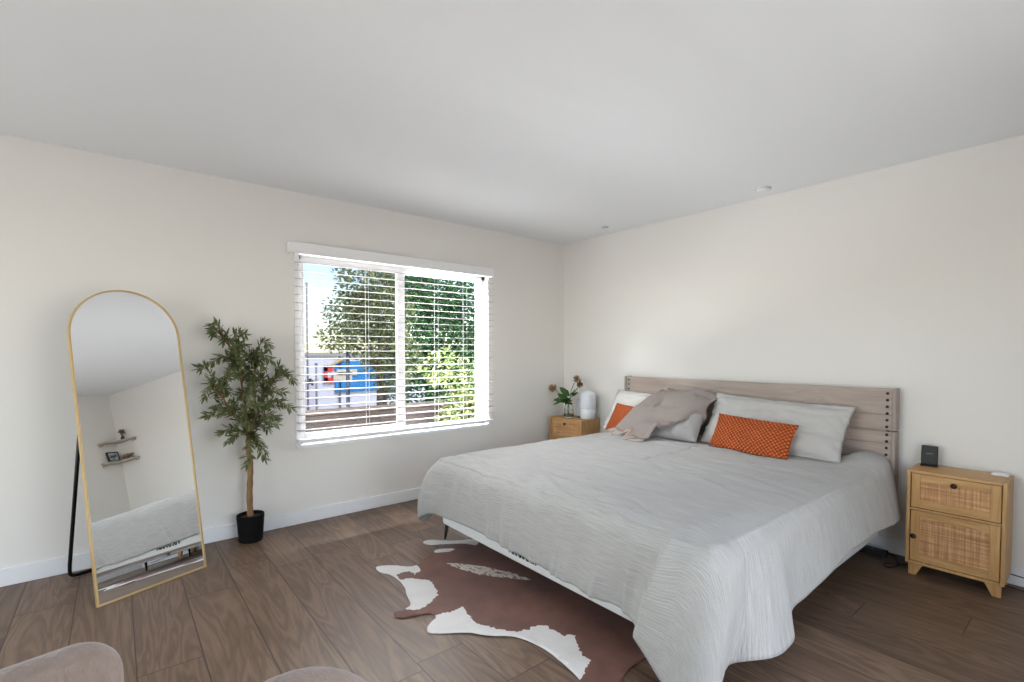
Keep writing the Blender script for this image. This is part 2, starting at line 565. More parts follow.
sash(-1.91, WX1 - 0.02, WZ0 + 0.02, WZ1 - 0.02, 0.088, 0.115, 0.04, 0.05, 0.03, 0.035, '')
obj('insect_screen', boxes((WX0 + 0.03, -1.91, 0.124, 0.1255, WZ0 + 0.03, WZ1 - 0.03)), M_SCREEN, w1)
lt = obj('latch', boxes((-2.675, -2.655, 0.040, 0.056, 1.03, 1.075), (-2.655, -2.64, 0.044, 0.056, 1.02, 1.06)), M_BLACKPL, w1, bevel=0.003)

# ceiling fittings
sd = thing('smoke_detector', 'round white smoke detector on the ceiling above the wide bed', 'smoke detector', (-0.21, -2.19, H))
bm = bmesh.new(); lathe(bm, [(0.050, 0.0), (0.050, -0.009), (0.042, -0.020), (0.022, -0.025), (0.004, -0.026)], (-0.21, -2.19, H), 32)
obj('housing', bm, M_WHITEPL, sd, True)
bm = bmesh.new(); lathe(bm, [(0.045, -0.008), (0.0515, -0.0105), (0.043, -0.014)], (-0.21, -2.19, H), 32)
obj('vent_ring', bm, simple('detector_vent_grey', srgb(150, 150, 152), 0.6), sd, True)
sp = thing('ceiling_sprinkler', 'small grey sprinkler cap on the ceiling near the room corner', 'sprinkler', (-0.24, -0.77, H))
bm = bmesh.new(); lathe(bm, [(0.034, 0.0), (0.034, -0.004), (0.028, -0.007), (0.002, -0.008)], (-0.24, -0.77, H), 28)
obj('cover_plate', bm, simple('sprinkler_grey', srgb(190, 190, 192), 0.5), sp, True)

# ------------------------------------------------------------------ window blind
blind = thing('window_blind', 'open white horizontal slat blind hanging in front of the window', 'blind', (-1.9, -0.04, 0.6))
obj('valance', boxes((-2.832, -1.018, -0.085, -0.078, 1.985, 2.062), (-2.832, -2.824, -0.078, -0.010, 1.985, 2.062), (-1.026, -1.018, -0.078, -0.010, 1.985, 2.062),
                     (-2.82, -1.03, -0.07, -0.012, 2.015, 2.055)), M_BLIND, blind, bevel=0.003)
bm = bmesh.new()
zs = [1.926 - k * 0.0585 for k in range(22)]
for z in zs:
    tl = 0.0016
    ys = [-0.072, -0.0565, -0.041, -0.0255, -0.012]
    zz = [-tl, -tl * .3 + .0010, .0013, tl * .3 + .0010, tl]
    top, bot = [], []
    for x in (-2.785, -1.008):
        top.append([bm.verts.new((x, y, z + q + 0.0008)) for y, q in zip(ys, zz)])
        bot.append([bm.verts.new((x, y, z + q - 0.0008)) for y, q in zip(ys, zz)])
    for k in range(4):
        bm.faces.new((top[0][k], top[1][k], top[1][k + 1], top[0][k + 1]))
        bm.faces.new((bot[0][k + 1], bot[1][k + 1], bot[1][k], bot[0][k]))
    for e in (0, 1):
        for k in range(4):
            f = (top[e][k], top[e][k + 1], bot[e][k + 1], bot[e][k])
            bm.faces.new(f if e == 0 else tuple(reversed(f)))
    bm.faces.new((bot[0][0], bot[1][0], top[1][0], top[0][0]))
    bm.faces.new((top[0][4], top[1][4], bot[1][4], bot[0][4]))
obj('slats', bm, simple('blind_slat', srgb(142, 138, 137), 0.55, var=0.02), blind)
obj('bottom_rail', boxes((-2.785, -1.008, -0.07, -0.014, 0.612, 0.632)), M_BLIND, blind, bevel=0.004)
for x in (-2.25, -1.62, -1.32):
    bm = bmesh.new()
    tube(bm, [(x, -0.0735, 2.0), (x, -0.0735, 0.625)], 0.0011, 5)
    tube(bm, [(x, -0.0110, 2.0), (x, -0.0110, 0.625)], 0.0011, 5)
    obj('ladder_cord', bm, M_BLIND, blind)

# ------------------------------------------------------------------ leaning arched mirror
MW, MH = 0.53, 1.647
yaw, tilt = math.radians(22.39), math.radians(9.95)
mw = Vector((math.cos(yaw), math.sin(yaw), 0)); mh = Vector((mw.y, -mw.x, 0))
mu = Vector((0, 0, 1)) * math.cos(tilt) - mh * math.sin(tilt)
mn = mh * math.cos(tilt) + Vector((0, 0, 1)) * math.sin(tilt)
MA = Vector((-3.900, -0.626, 0.001))
def mp(u, v, d=0.0):
    return MA + mw * u + mu * v + mn * d
mirror = thing('arched_floor_mirror', 'tall arched mirror with thin gold frame leaning by the wall', 'mirror', tuple(MA + mw * MW / 2))
def arch(ins, top=True):
    R = MW / 2 - ins
    pts = [(ins, ins), (MW - ins, ins)]
    for k in range(33):
        t = PI * k / 32
        pts.append((MW / 2 + R * math.cos(t), MH - MW / 2 + R * math.sin(t)))
    return pts
bm = bmesh.new()
o_, i_ = arch(0.0), arch(0.0085)
loops = []
for pts, d in ((o_, -0.020), (o_, 0.0), (i_, 0.0), (i_, -0.008)):
    loops.append([bm.verts.new(mp(u, v, d)) for u, v in pts])
N = len(o_)
for a, b in zip(loops, loops[1:]):
    for k in range(N):
        bm.faces.new((a[k], a[(k + 1) % N], b[(k + 1) % N], b[k]))
obj('gold_frame', bm, M_GOLD, mirror)
bm = bmesh.new()
bm.faces.new([bm.verts.new(mp(u, v, -0.006)) for u, v in arch(0.008)])
bm.faces.new(list(reversed([bm.verts.new(mp(u, v, -0.0095)) for u, v in arch(0.008)])))
obj('mirror_glass', bm, M_MIRROR, mirror)
bm = bmesh.new()
bm.faces.new([bm.verts.new(mp(u, v, -0.012)) for u, v in arch(0.0035)])
bm.faces.new(list(reversed([bm.verts.new(mp(u, v, -0.0195)) for u, v in arch(0.0035)])))
obj('backing_board', bm, M_BLACKPL, mirror)
hz = 1.12
tA, tB = mp(0.05, hz, -0.036), mp(MW - 0.05, hz, -0.036)
back = -mh
fA = Vector((-4.034, -0.118, 0.011)); fB = fA + mw * (MW - 0.12)
pts = [tA, tA.lerp(fA, 0.5), tA.lerp(fA, 0.93)]
c1 = crom([tA.lerp(fA, 0.93), fA.lerp(fB, 0.02) + Vector((0, 0, 0.012)), fA.lerp(fB, 0.10)], 5)
c2 = crom([fA.lerp(fB, 0.90), fA.lerp(fB, 0.98) + Vector((0, 0, 0.012)), tB.lerp(fB, 0.93)], 5)
bm = bmesh.new()
tube(bm, [tA, tA.lerp(fA, 0.5)] + [Vector(p) for p in c1] + [Vector(p) for p in c2] + [tB.lerp(fB, 0.5), tB], 0.0095, 10)
obj('support_stand', bm, M_BLACK, mirror, True)
bm = bmesh.new(); tube(bm, [mp(0.02, hz, -0.038), mp(MW - 0.02, hz, -0.038)], 0.008, 8)
obj('hinge_bar', bm, M_BLACK, mirror, True)

# ------------------------------------------------------------------ potted olive tree
random.seed(11)
PX, PY = -3.117, -0.125
tree = thing('potted_olive_tree', 'slender faux olive tree in a black pot between mirror and window', 'potted plant', (PX, PY, 0))
bm = bmesh.new()
prof = [(0.070, 0.0)]
for k in range(9):
    z = 0.004 + k * 0.018
    r = 0.072 + 0.010 * k / 8
    prof += [(r, z), (r + 0.003, z + 0.009)]
prof += [(0.084, 0.172), (0.084, 0.178), (0.076, 0.178), (0.074, 0.15)]
lathe(bm, prof, (PX, PY, 0), 32)
obj('pot', bm, M_POT, tree, True)
bm = bmesh.new(); lathe(bm, [(0.075, 0.155), (0.05, 0.164), (0.002, 0.168)], (PX, PY, 0), 24)
obj('soil', bm, M_SOIL, tree, True)
tr = [(PX, PY, 0.15), (PX - 0.004, PY, 0.30), (PX + 0.002, PY + .005, 0.42), (PX + 0.004, PY, 0.52), (PX - 0.008, PY - .004, 0.62), (PX - 0.002, PY, 0.72)]
bm = bmesh.new()
tube(bm, crom(tr, 5), [0.020 - 0.0045 * i / 25 + 0.0015 * math.sin(i * 1.7) for i in range(26)], 10)
obj('trunk', bm, M_TRUNK, tree, True)
fork = Vector((PX - 0.002, PY, 0.715))
mains = [[fork, (PX - 0.02, PY - 0.01, 0.88), (PX - 0.04, PY, 1.06), (PX - 0.07, PY + 0.01, 1.22), (-3.24, PY + .02, 1.34)],
         [fork, (PX + 0.03, PY - 0.02, 0.86), (PX + 0.035, PY - 0.01, 1.02), (PX + 0.04, PY, 1.16), (PX + 0.03, PY, 1.30)],
         [fork, (PX + 0.055, PY + 0.03, 0.83), (PX + 0.11, PY + 0.05, 0.96), (PX + 0.17, PY + 0.06, 1.08)],
         [fork, (PX - 0.06, PY - 0.05, 0.82), (PX - 0.13, PY - 0.08, 0.93), (PX - 0.2, PY - 0.09, 1.02)]]
bmb = bmesh.new()
mpts = []
for m in mains:
    c = crom(m, 6)
    tube(bmb, c, [0.0095 - 0.0072 * i / (len(c) - 1) for i in range(len(c))], 7)
    mpts += [Vector(p) for p in c]
tips = [(-3.2, 1.18), (-3.1, 1.1), (-3.25, 1.1), (-3.0, 1.0), (-3.17, 0.98), (-3.08, 0.92), (-3.22, 0.88), (-3.05, 1.18), (-3.3, 1.0), (-3.12, 1.05), (-3.2, 1.28), (-3.14, 0.8), (-2.98, 0.8), (-3.27, 0.9), (-3.1, 1.22), (-3.02, 1.08), (-3.24, 1.02), (-3.16, 1.2), (-3.338, 1.422), (-3.311, 1.391), (-3.25, 1.347), (-3.162, 1.388), (-3.211, 1.275), (-3.062, 1.268), (-2.994, 1.296), (-3.007, 1.22), (-3.396, 1.174), (-3.336, 1.198), (-3.383, 1.001), (-3.319, 0.92), (-3.374, 0.879), (-3.288, 0.767), (-3.26, 0.712), (-2.848, 1.077), (-2.874, 1.121), (-2.906, 1.149), (-2.928, 1.004), (-2.89, 0.896), (-2.924, 0.815), (-2.983, 0.736), (-3.042, 0.564), (-3.158, 0.552), (-3.016, 0.588), (-3.213, 1.13), (-3.033, 1.125), (-3.105, 1.275), (-3.139, 1.008), (-3.037, 0.913), (-3.216, 0.926), (-3.234, 1.236), (-2.972, 1.047), (-3.087, 0.849), (-2.935, 0.906), (-3.194, 0.838), (-3.113, 1.121), (-3.283, 1.061), (-3.177, 1.222), (-3.224, 1.17), (-3.152, 1.322)]
LV, LF = [], []
def leaf(p, d, nrm, ln, wd, V=LV, Fc=LF):
    d = d.normalized()
    s = d.cross(nrm)
    if s.length < 1e-4: s = d.orthogonal()
    s.normalize(); nn = s.cross(d)
    i = len(V)
    V += [p, p + d * ln * .35 + s * wd - nn * wd * .25, p + d * ln * .75 + s * wd * .7 - nn * wd * .2 - nn * ln * .05, p + d * ln - nn * ln * .1,
          p + d * ln * .75 - s * wd * .7 - nn * wd * .2 - nn * ln * .05, p + d * ln * .35 - s * wd - nn * wd * .25, p + d * ln * .4 + nn * wd * .1, p + d * ln * .75 - nn * ln * .04]
    Fc += [(i, i + 1, i + 6), (i, i + 6, i + 5), (i + 1, i + 2, i + 7, i + 6), (i + 6, i + 7, i + 4, i + 5), (i + 2, i + 3, i + 7), (i + 7, i + 3, i + 4)]
for (tx, tz) in tips:
    ty = PY + random.uniform(-0.17, 0.07)
    t = Vector((tx, ty, tz))
    b = min((q for q in mpts), key=lambda q: (q - t).length + (0.9 * max(0, q.z - t.z + 0.06)) + 0.12 * random.random())
    mid = b.lerp(t, 0.5) + Vector((random.uniform(-.02, .02), random.uniform(-.02, .02), 0.03 + 0.05 * random.random() if tz > 0.7 else 0.06))
    c = [Vector(p) for p in crom([b, mid, t], 8)]
    tube(bmb, c, [0.0042 - 0.003 * i / (len(c) - 1) for i in range(len(c))], 5)
    L = sum((a - q).length for a, q in zip(c, c[1:]))
    n = max(10, int(L / 0.0098))
    for k in range(n):
        f = 0.12 + 0.88 * k / (n - 1)
        q = f * (len(c) - 1); i = min(int(q), len(c) - 2)
        p = c[i].lerp(c[i + 1], q - i)
        d = (c[i + 1] - c[i]).normalized()
        a = random.random() * 2 * PI
        o1 = d.orthogonal().normalized(); o2 = d.cross(o1)
        for sg in (0, PI):
            sd_ = o1 * math.cos(a + sg) + o2 * math.sin(a + sg)
            dd = (d * random.uniform(0.5, 1.0) + sd_ * random.uniform(0.6, 1.0) + Vector((0, 0, random.uniform(-.25, .3)))).normalized()
            ln = random.uniform(0.044, 0.066) * (0.85 if f > .9 else 1)
            if p.y + dd.y * ln > -0.02: dd.y = -abs(dd.y)
            leaf(p, dd, Vector((random.uniform(-.6, .6), random.uniform(-1, .2), 1)), ln, random.uniform(0.006, 0.0085))
    leaf(c[-1], (c[-1] - c[-2]), Vector((0, -.5, 1)), 0.055, 0.007)
obj('branches', bmb, M_TRUNK, tree, True)
raw('foliage', LV, LF, M_OLIVE, tree)

# ------------------------------------------------------------------ nightstands
def nightstand(y0, y1, label):
    """Cabinet between y0 (left in the picture, larger) and y1, front towards -X."""
    xf, xb, zt, zb = -0.290, -0.022, 0.603, 0.066
    t = thing('nightstand', label, 'nightstand', ((xf + xb) / 2, (y0 + y1) / 2, 0), 0, 'matching oak and cane nightstands')
    T = 0.016
    obj('body', boxes((xf, xb, y0 - T, y0, zb, zt), (xf, xb, y1, y1 + T, zb, zt), (xf, xb, y1 + T, y0 - T, zb, zb + T),
                      (xf, xb, y1 + T, y0 - T, 0.377, 0.389), (xb - 0.008, xb, y1 + T, y0 - T, zb + T, zt - T)), M_OAK, t, bevel=0.002)
    obj('tabletop', boxes((xf, xb, y1 + T, y0 - T, zt - T, zt)), M_OAKH, t, bevel=0.002)
    def front(name, z0, z1, s, kx):
        a, b = y1 + T + 0.004, y0 - T - 0.004
        f = obj(name, boxes((xf + 0.017, xf + 0.022, a, b, z0, z1)), M_OAK, t)
        obj('stile', boxes((xf + 0.005, xf + 0.0175, a, a + s, z0, z1)), M_OAK, f, bevel=0.0015)
        obj('stile', boxes((xf + 0.005, xf + 0.0175, b - s, b, z0, z1)), M_OAK, f, bevel=0.0015)
        obj('rail', boxes((xf + 0.005, xf + 0.0175, a + s, b - s, z0, z0 + 0.044)), M_OAKH, f, bevel=0.0015)
        obj('rail', boxes((xf + 0.005, xf + 0.0175, a + s, b - s, z1 - 0.044, z1)), M_OAKH, f, bevel=0.0015)
        obj('cane_panel', boxes((xf + 0.012, xf + 0.0165, a + s - 0.002, b - s + 0.002, z0 + 0.042, z1 - 0.042)), M_CANE, f)
        ky, kz = kx
        bm = bmesh.new()
        lathe(bm, [(0.004, 0.0), (0.004, 0.010), (0.0125, 0.013), (0.014, 0.018), (0.010, 0.023), (0.001, 0.024)], (0, 0, 0), 18)
        bm.transform(Matrix.Translation((xf + 0.006, ky, kz)) @ Matrix.Rotation(-PI / 2, 4, 'Y'))
        obj('knob', bm, M_KNOB, f, True)
    ym = (y0 + y1) / 2
    front('drawer', 0.392, 0.584, 0.040, (ym, 0.548))
    front('door', 0.085, 0.374, 0.040, (y0 - T - 0.020, 0.228))
    for sx, xx in ((1, xf + 0.012), (-1, xb - 0.012)):
        for sy, yy in ((-1, y0 - 0.012), (1, y1 + 0.012)):
            bm = bmesh.new()
            v = []
            for z, a, bx in ((zb, 0.066, 0.03), (0.0, 0.034, 0.022)):
                v.append([bm.verts.new((xx + sx * x_, yy + sy * y_, z)) for x_, y_ in ((0, 0), (bx, 0), (bx, a), (0, a))])
            for k in range(4):
                bm.faces.new((v[0][k], v[0][(k + 1) % 4], v[1][(k + 1) % 4], v[1][k]))
            bm.faces.new(v[0]); bm.faces.new(v[1])
            bmesh.ops.recalc_face_normals(bm, faces=bm.faces)
            obj('leg', bm, M_OAK, t, bevel=0.002)
    return t
nightstand(-3.056, -3.462, 'oak and cane nightstand right of the bed holding a black device')
nightstand(-0.085, -0.530, 'oak nightstand in the corner behind the bed holding the flower vase')

# things on the right nightstand
ZT = 0.603
dv = thing('desk_speaker', 'small black upright device standing on the right nightstand', 'speaker', (-0.085, -3.116, ZT))
bm = bmesh.new(); box(bm, -0.016, 0.016, -0.038, 0.038, 0.006, 0.118)
bm.transform(Matrix.Translation((-0.085, -3.116, ZT)) @ Matrix.Rotation(math.radians(7), 4, 'Z') @ Matrix.Rotation(math.radians(9), 4, 'Y'))
obj('screen_panel', bm, M_BLACKPL, dv, bevel=0.005)
bm = bmesh.new(); box(bm, -0.035, 0.03, -0.040, 0.040, 0.0, 0.008)
bm.transform(Matrix.Translation((-0.085, -3.116, ZT)) @ Matrix.Rotation(math.radians(7), 4, 'Z'))
obj('stand_base', bm, M_BLACKPL, dv, bevel=0.003)
bm = bmesh.new(); box(bm, -0.0175, -0.0165, -0.016, 0.016, 0.070, 0.0725)
bm.transform(Matrix.Translation((-0.085, -3.116, ZT)) @ Matrix.Rotation(math.radians(7), 4, 'Z') @ Matrix.Rotation(math.radians(9), 4, 'Y'))
obj('light_bar', bm, simple('grey_marking', srgb(150, 150, 150), 0.5), dv)
pk = thing('charging_puck', 'flat white rounded charger at the right end of the nightstand', 'charger', (-0.075, -3.415, ZT))
bm = bmesh.new(); box(bm, -0.035, 0.035, -0.035, 0.035, 0, 0.011)
bm.transform(Matrix.Translation((-0.075, -3.415, ZT)))
obj('puck_body', bm, M_WHITEPL, pk, bevel=0.005)

# things on the left nightstand
hum = thing('humidifier', 'white domed humidifier beside the flower vase on the corner nightstand', 'humidifier', (-0.130, -0.468, ZT))
hc = (-0.130, -0.468, ZT)
bm = bmesh.new(); lathe(bm, [(0.060, 0.0), (0.072, 0.006), (0.076, 0.05), (0.077, 0.108)], hc, 36)
obj('base', bm, simple('humidifier_white', srgb(240, 242, 246), 0.35, var=0.01), hum, True)
bm = bmesh.new(); lathe(bm, [(0.0755, 0.1085), (0.0775, 0.111), (0.0775, 0.22), (0.074, 0.248), (0.062, 0.270), (0.042, 0.279), (0.024, 0.280), (0.022, 0.284), (0.012, 0.286), (0.001, 0.286)], hc, 36)
obj('water_tank', bm, simple('humidifier_frosted', srgb(230, 233, 240), 0.3, var=0.01), hum, True)
bm = bmesh.new(); lathe(bm, [(0.0765, 0.1045), (0.0788, 0.107), (0.0788, 0.109), (0.0765, 0.1115)], hc, 36)
obj('seam_ring', bm, simple('humidifier_seam', srgb(196, 200, 208), 0.4), hum, True)

vc = (-0.205, -0.275, ZT)
vase = thing('flower_vase', 'clear glass vase of water on the corner nightstand', 'vase', vc)
def m_realglass():
    n = NT('clear_vase_glass')
    n.b.inputs['Base Color'].default_value = (0.96, 0.98, 0.98, 1)
    n.b.inputs['Transmission Weight'].default_value = 1.0
    n.b.inputs['Roughness'].default_value = 0.02
    n.b.inputs['IOR'].default_value = 1.3
    return n.m
bm = bmesh.new()
lathe(bm, [(0.002, 0.0), (0.046, 0.0), (0.050, 0.01), (0.051, 0.05), (0.044, 0.10), (0.036, 0.125), (0.038, 0.150), (0.0355, 0.150), (0.0335, 0.125), (0.041, 0.10), (0.048, 0.05), (0.047, 0.014), (0.002, 0.010)], vc, 28, cap=False)
obj('vessel', bm, m_realglass(), vase, True)
bm = bmesh.new(); lathe(bm, [(0.002, 0.0105), (0.045, 0.0145), (0.0465, 0.05), (0.042, 0.085), (0.002, 0.085)], vc, 28, cap=False)
obj('water', bm, m_glass('vase_water', (0.88, 0.93, 0.90, 1), 0.05), vase, True)
M_STEM = simple('flower_stem', srgb(58, 92, 46), 0.6)
M_FLEAF = m_leaf('flower_leaf', srgb(44, 82, 40), srgb(84, 122, 60), 20, 0.15)
M_DRY1 = simple('faded_petal_tan', srgb(178, 138, 104), 0.85, var=0.25, vscale=60)
M_DRY2 = simple('faded_petal_brown', srgb(134, 96, 64), 0.85, var=0.3, vscale=60)
random.seed(5)
def flower(label, head, bend, mat, size, leaves):
    base = Vector((vc[0] + random.uniform(-.02, .02), vc[1] + random.uniform(-.02, .02), ZT + 0.018))
    f = thing('dried_flower', label, 'flower', tuple(base), 0, 'wilting flowers in the glass vase')
    neck = Vector((vc[0] + random.uniform(-.012, .012), vc[1] + random.uniform(-.012, .012), ZT + 0.14))
    head = Vector(head)
    c = [Vector(p) for p in crom([base, neck, neck.lerp(head, 0.55) + Vector(bend), head], 8)]
    bm = bmesh.new(); tube(bm, c, 0.0032, 6)
    obj('stem', bm, M_STEM, f, True)
    V, Fc = [], []
    d0 = (c[-1] - c[-3]).normalized()
    o1 = d0.orthogonal().normalized(); o2 = d0.cross(o1)
    for ring, (cnt, sp_, ln) in enumerate(((7, 0.25, 0.9), (10, 0.75, 1.0), (12, 1.3, 0.95), (9, -0.3 + 2.2, 0.8))):
        for k in range(cnt):
            a = 2 * PI * (k + 0.37 * ring) / cnt
            sd_ = o1 * math.cos(a) + o2 * math.sin(a)
            leaf(c[-1] + d0 * 0.004, d0 * math.cos(sp_) + sd_ * math.sin(sp_) + Vector((random.uniform(-.2, .2), random.uniform(-.2, .2), random.uniform(-.25, .1))), d0, size * ln * random.uniform(.8, 1.1), size * 0.24, V, Fc)
    raw('blossom', V, Fc, mat, f)
    for (fr, dr, ln, wd) in leaves:
        V, Fc = [], []
        q = c[int(fr * (len(c) - 1))]
        d = Vector(dr).normalized()
        leaf(q, d, Vector((-0.6, 0.1, 0.7)), ln * 1.2, wd * 1.45, V, Fc)
        raw('flower_leaf', V, Fc, M_FLEAF, f)
flower('pale tan wilted flower drooping far to the left of the vase', (-0.20, -0.045, 0.888), (0, 0.0, 0.015), M_DRY1, 0.055,
       [(.45, (-0.4, .9, .15), 0.13, 0.022), (.5, (-0.5, .55, -.35), 0.12, 0.02), (.4, (-.6, -.3, .4), .10, .026), (.62, (.1, 1.0, -.35), 0.17, 0.012)])
flower('tan wilted flower standing tallest above the vase', (-0.15, -0.325, 0.985), (0, 0.015, 0.02), M_DRY1, 0.058,
       [(.5, (-.5, .4, .6), 0.12, 0.026), (.55, (-.4, -.7, .35), 0.11, 0.026), (.42, (-.8, .2, .2), .11, .026), (.45, (-.7, -.5, -.1), .1, .024)])
flower('brown wilted flower leaning right above the white humidifier', (-0.16, -0.375, 0.935), (0, -0.02, 0.03), M_DRY2, 0.050,
       [(.5, (-.3, -.5, .7), 0.10, 0.026), (.6, (-.4, -.6, .1), 0.09, 0.024), (.45, (-.5, .6, .5), .12, .026), (.4, (-.9, -.1, .3), .1, .028)])
cy_ = thing('frosted_jar', 'pale frosted cylinder with a dark foot between vase and humidifier', 'jar', (-0.095, -0.335, ZT))
bm = bmesh.new(); lathe(bm, [(0.036, 0.012), (0.038, 0.018), (0.038, 0.185), (0.034, 0.19), (0.001, 0.19)], (-0.095, -0.335, ZT), 28)
obj('cylinder_body', bm, simple('frosted_lavender', srgb(206, 206, 220), 0.4, var=0.02), cy_, True)
bm = bmesh.new(); lathe(bm, [(0.034, 0.0), (0.036, 0.002), (0.036, 0.013)], (-0.095, -0.335, ZT), 28)
obj('foot_ring', bm, M_BLACKPL, cy_, True)

# cables on the floor by the right nightstand
def cable(label, pts, r=0.003):
    bm = bmesh.new()
    tube(bm, crom(pts, 8), r, 6)
    t = obj('power_cable', bm, M_BLACKPL, None, True)
    return tag(t, label, 'cable')
cable('black cable along the wall right of the nightstand', [(-0.018, -3.30, 0.075), (-0.019, -3.42, 0.062), (-0.0195, -3.55, 0.052), (-0.0195, -3.8, 0.05), (-0.022, -4.1, 0.03)])
cable('black cable lying on the floor right of the nightstand', [(-0.05, -3.2, 0.004), (-0.06, -3.4, 0.004), (-0.085, -3.55, 0.004), (-0.06, -3.75, 0.004), (-0.10, -4.1, 0.004)])
cable('dark cable looped on the floor between bed and nightstand', [(-0.05, -3.045, 0.004), (-0.16, -3.035, 0.004), (-0.24, -2.95, 0.004), (-0.3, -2.98, 0.008), (-0.22, -3.02, 0.012), (-0.14, -2.985, 0.004), (-0.055, -2.95, 0.004), (-0.05, -2.88, 0.004)])
ps = thing('power_strip', 'dark power strip on the floor in the gap beside the bed', 'power strip', (-0.107, -2.81, 0))
obj('strip_body', boxes((-0.14, -0.075, -2.93, -2.70, 0.0, 0.035)), M_BLACKPL, ps, bevel=0.006)

# ------------------------------------------------------------------ bed
BY0, BY1 = -0.955, -2.895          # mattress sides
BX0, BX1 = -2.140, -0.114          # foot, head
M_RAIL = simple('pale_grey_metal', srgb(176, 178, 182), 0.45, 0.2)
bed = thing('bed', 'wide low bed with a grey-washed studded headboard and slim dark legs', 'bed', (-1.1, -1.93, 0))
HB0, HB1, HX = -0.903, -2.957, -0.100
hb = obj('headboard', boxes((HX + 0.012, -0.025, HB1 + 0.05, HB0 - 0.05, 0.30, 1.040)), M_HEADB, bed, bevel=0.004)
for (z0, z1) in ((0.886, 1.048), (0.789, 0.8852), (0.706, 0.781), (0.50, 0.7052)):
    obj('headboard_plank', boxes((HX, HX + 0.016, HB1 + 0.020, HB0 - 0.020, z0, z1)), M_HEADB, hb, bevel=0.003)
for y in (HB0, HB1 + 0.022):
    for (z0, z1) in ((0.787, 1.050), (0.34, 0.783)):
        obj('headboard_post', boxes((HX - 0.010, -0.022, y - 0.022, y, z0, z1)), M_HEADP, hb, bevel=0.006)
for sgn, y in ((-1, HB0 - 0.046), (1, HB1 + 0.046)):
    for k in range(11):
        z = 1.018 - k * 0.0415 - (0.008 if k > 5 else 0)
        bm = bmesh.new()
        bmesh.ops.create_uvsphere(bm, u_segments=12, v_segments=8, radius=0.0085)
        bm.transform(Matrix.Translation((HX - 0.0005, y, z)) @ Matrix.Diagonal((0.6, 1, 1, 1)))
        obj('stud', bm, M_BLACK, hb, True)
obj('side_rail', boxes((BX0 + 0.10, BX1, BY0 - 0.06, BY0 - 0.03, 0.100, 0.122)), M_RAIL, bed)
obj('side_rail', boxes((BX0 + 0.10, BX1, BY1 + 0.03, BY1 + 0.06, 0.100, 0.122)), M_RAIL, bed)
obj('side_rail', boxes((BX0 + 0.10, BX1, -1.94, -1.91, 0.100, 0.122)), M_RAIL, bed)
obj('foot_rail', boxes((BX0 + 0.10, BX0 + 0.13, BY1 + 0.03, BY0 - 0.03, 0.100, 0.122)), M_RAIL, bed)
obj('slats', boxes(*[(x, x + 0.06, BY1 + .03, BY0 - .03, 0.122, 0.131) for x in [BX0 + 0.1 + 0.2 * k for k in range(10)]]), wood('bed_slat_wood', srgb(190, 160, 120), srgb(210, 180, 140)), bed)
for (x, y, dx, dy) in ((BX0 + 0.05, BY0 - 0.025, -0.012, 0.012), (-1.55, -1.925, 0, 0), (-1.70, BY1 + 0.40, 0, -0.01), (-0.25, BY0 - 0.02, 0, 0.01), (-0.25, BY1 + 0.35, 0, -0.01), (-1.1, BY0 - 0.02, 0, .01), (-1.1, -1.925, 0, 0), (-1.1, BY1 + 0.35, 0, -.01)):
    bm = bmesh.new()
    tube(bm, [(x, y, 0.121), (x + dx, y + dy, 0.0125 if -2.2 < x < -1.4 and y > -2.7 else 0.0)], [0.015, 0.007], 12)
    obj('leg', bm, M_BLACK, bed, True)

mat_ = thing('mattress', 'white mattress edge with dark lettering showing beneath the grey coverlet', 'mattress', (-1.12, -1.925, 0.132))
bm = bmesh.new()
rr = 0.07
pl_ = []
for (cx_, cy_, a0) in ((BX1 - rr, BY0 - rr, 0), (BX0 + rr, BY0 - rr, 90), (BX0 + rr, BY1 + rr, 180), (BX1 - rr, BY1 + rr, 270)):
    for k in range(9):
        a = math.radians(a0 + 90 * k / 8)
        pl_.append((cx_ + rr * math.cos(a), cy_ + rr * math.sin(a)))
lo = [bm.verts.new((x, y, 0.133)) for x, y in pl_]; hi = [bm.verts.new((x, y, 0.525)) for x, y in pl_]
bm.faces.new(list(reversed(lo))); bm.faces.new(hi)
for k in range(len(pl_)):
    bm.faces.new((lo[k], lo[(k + 1) % len(pl_)], hi[(k + 1) % len(pl_)], hi[k]))
obj('cushion_body', bm, M_MATT, mat_, False, bevel=0.012)
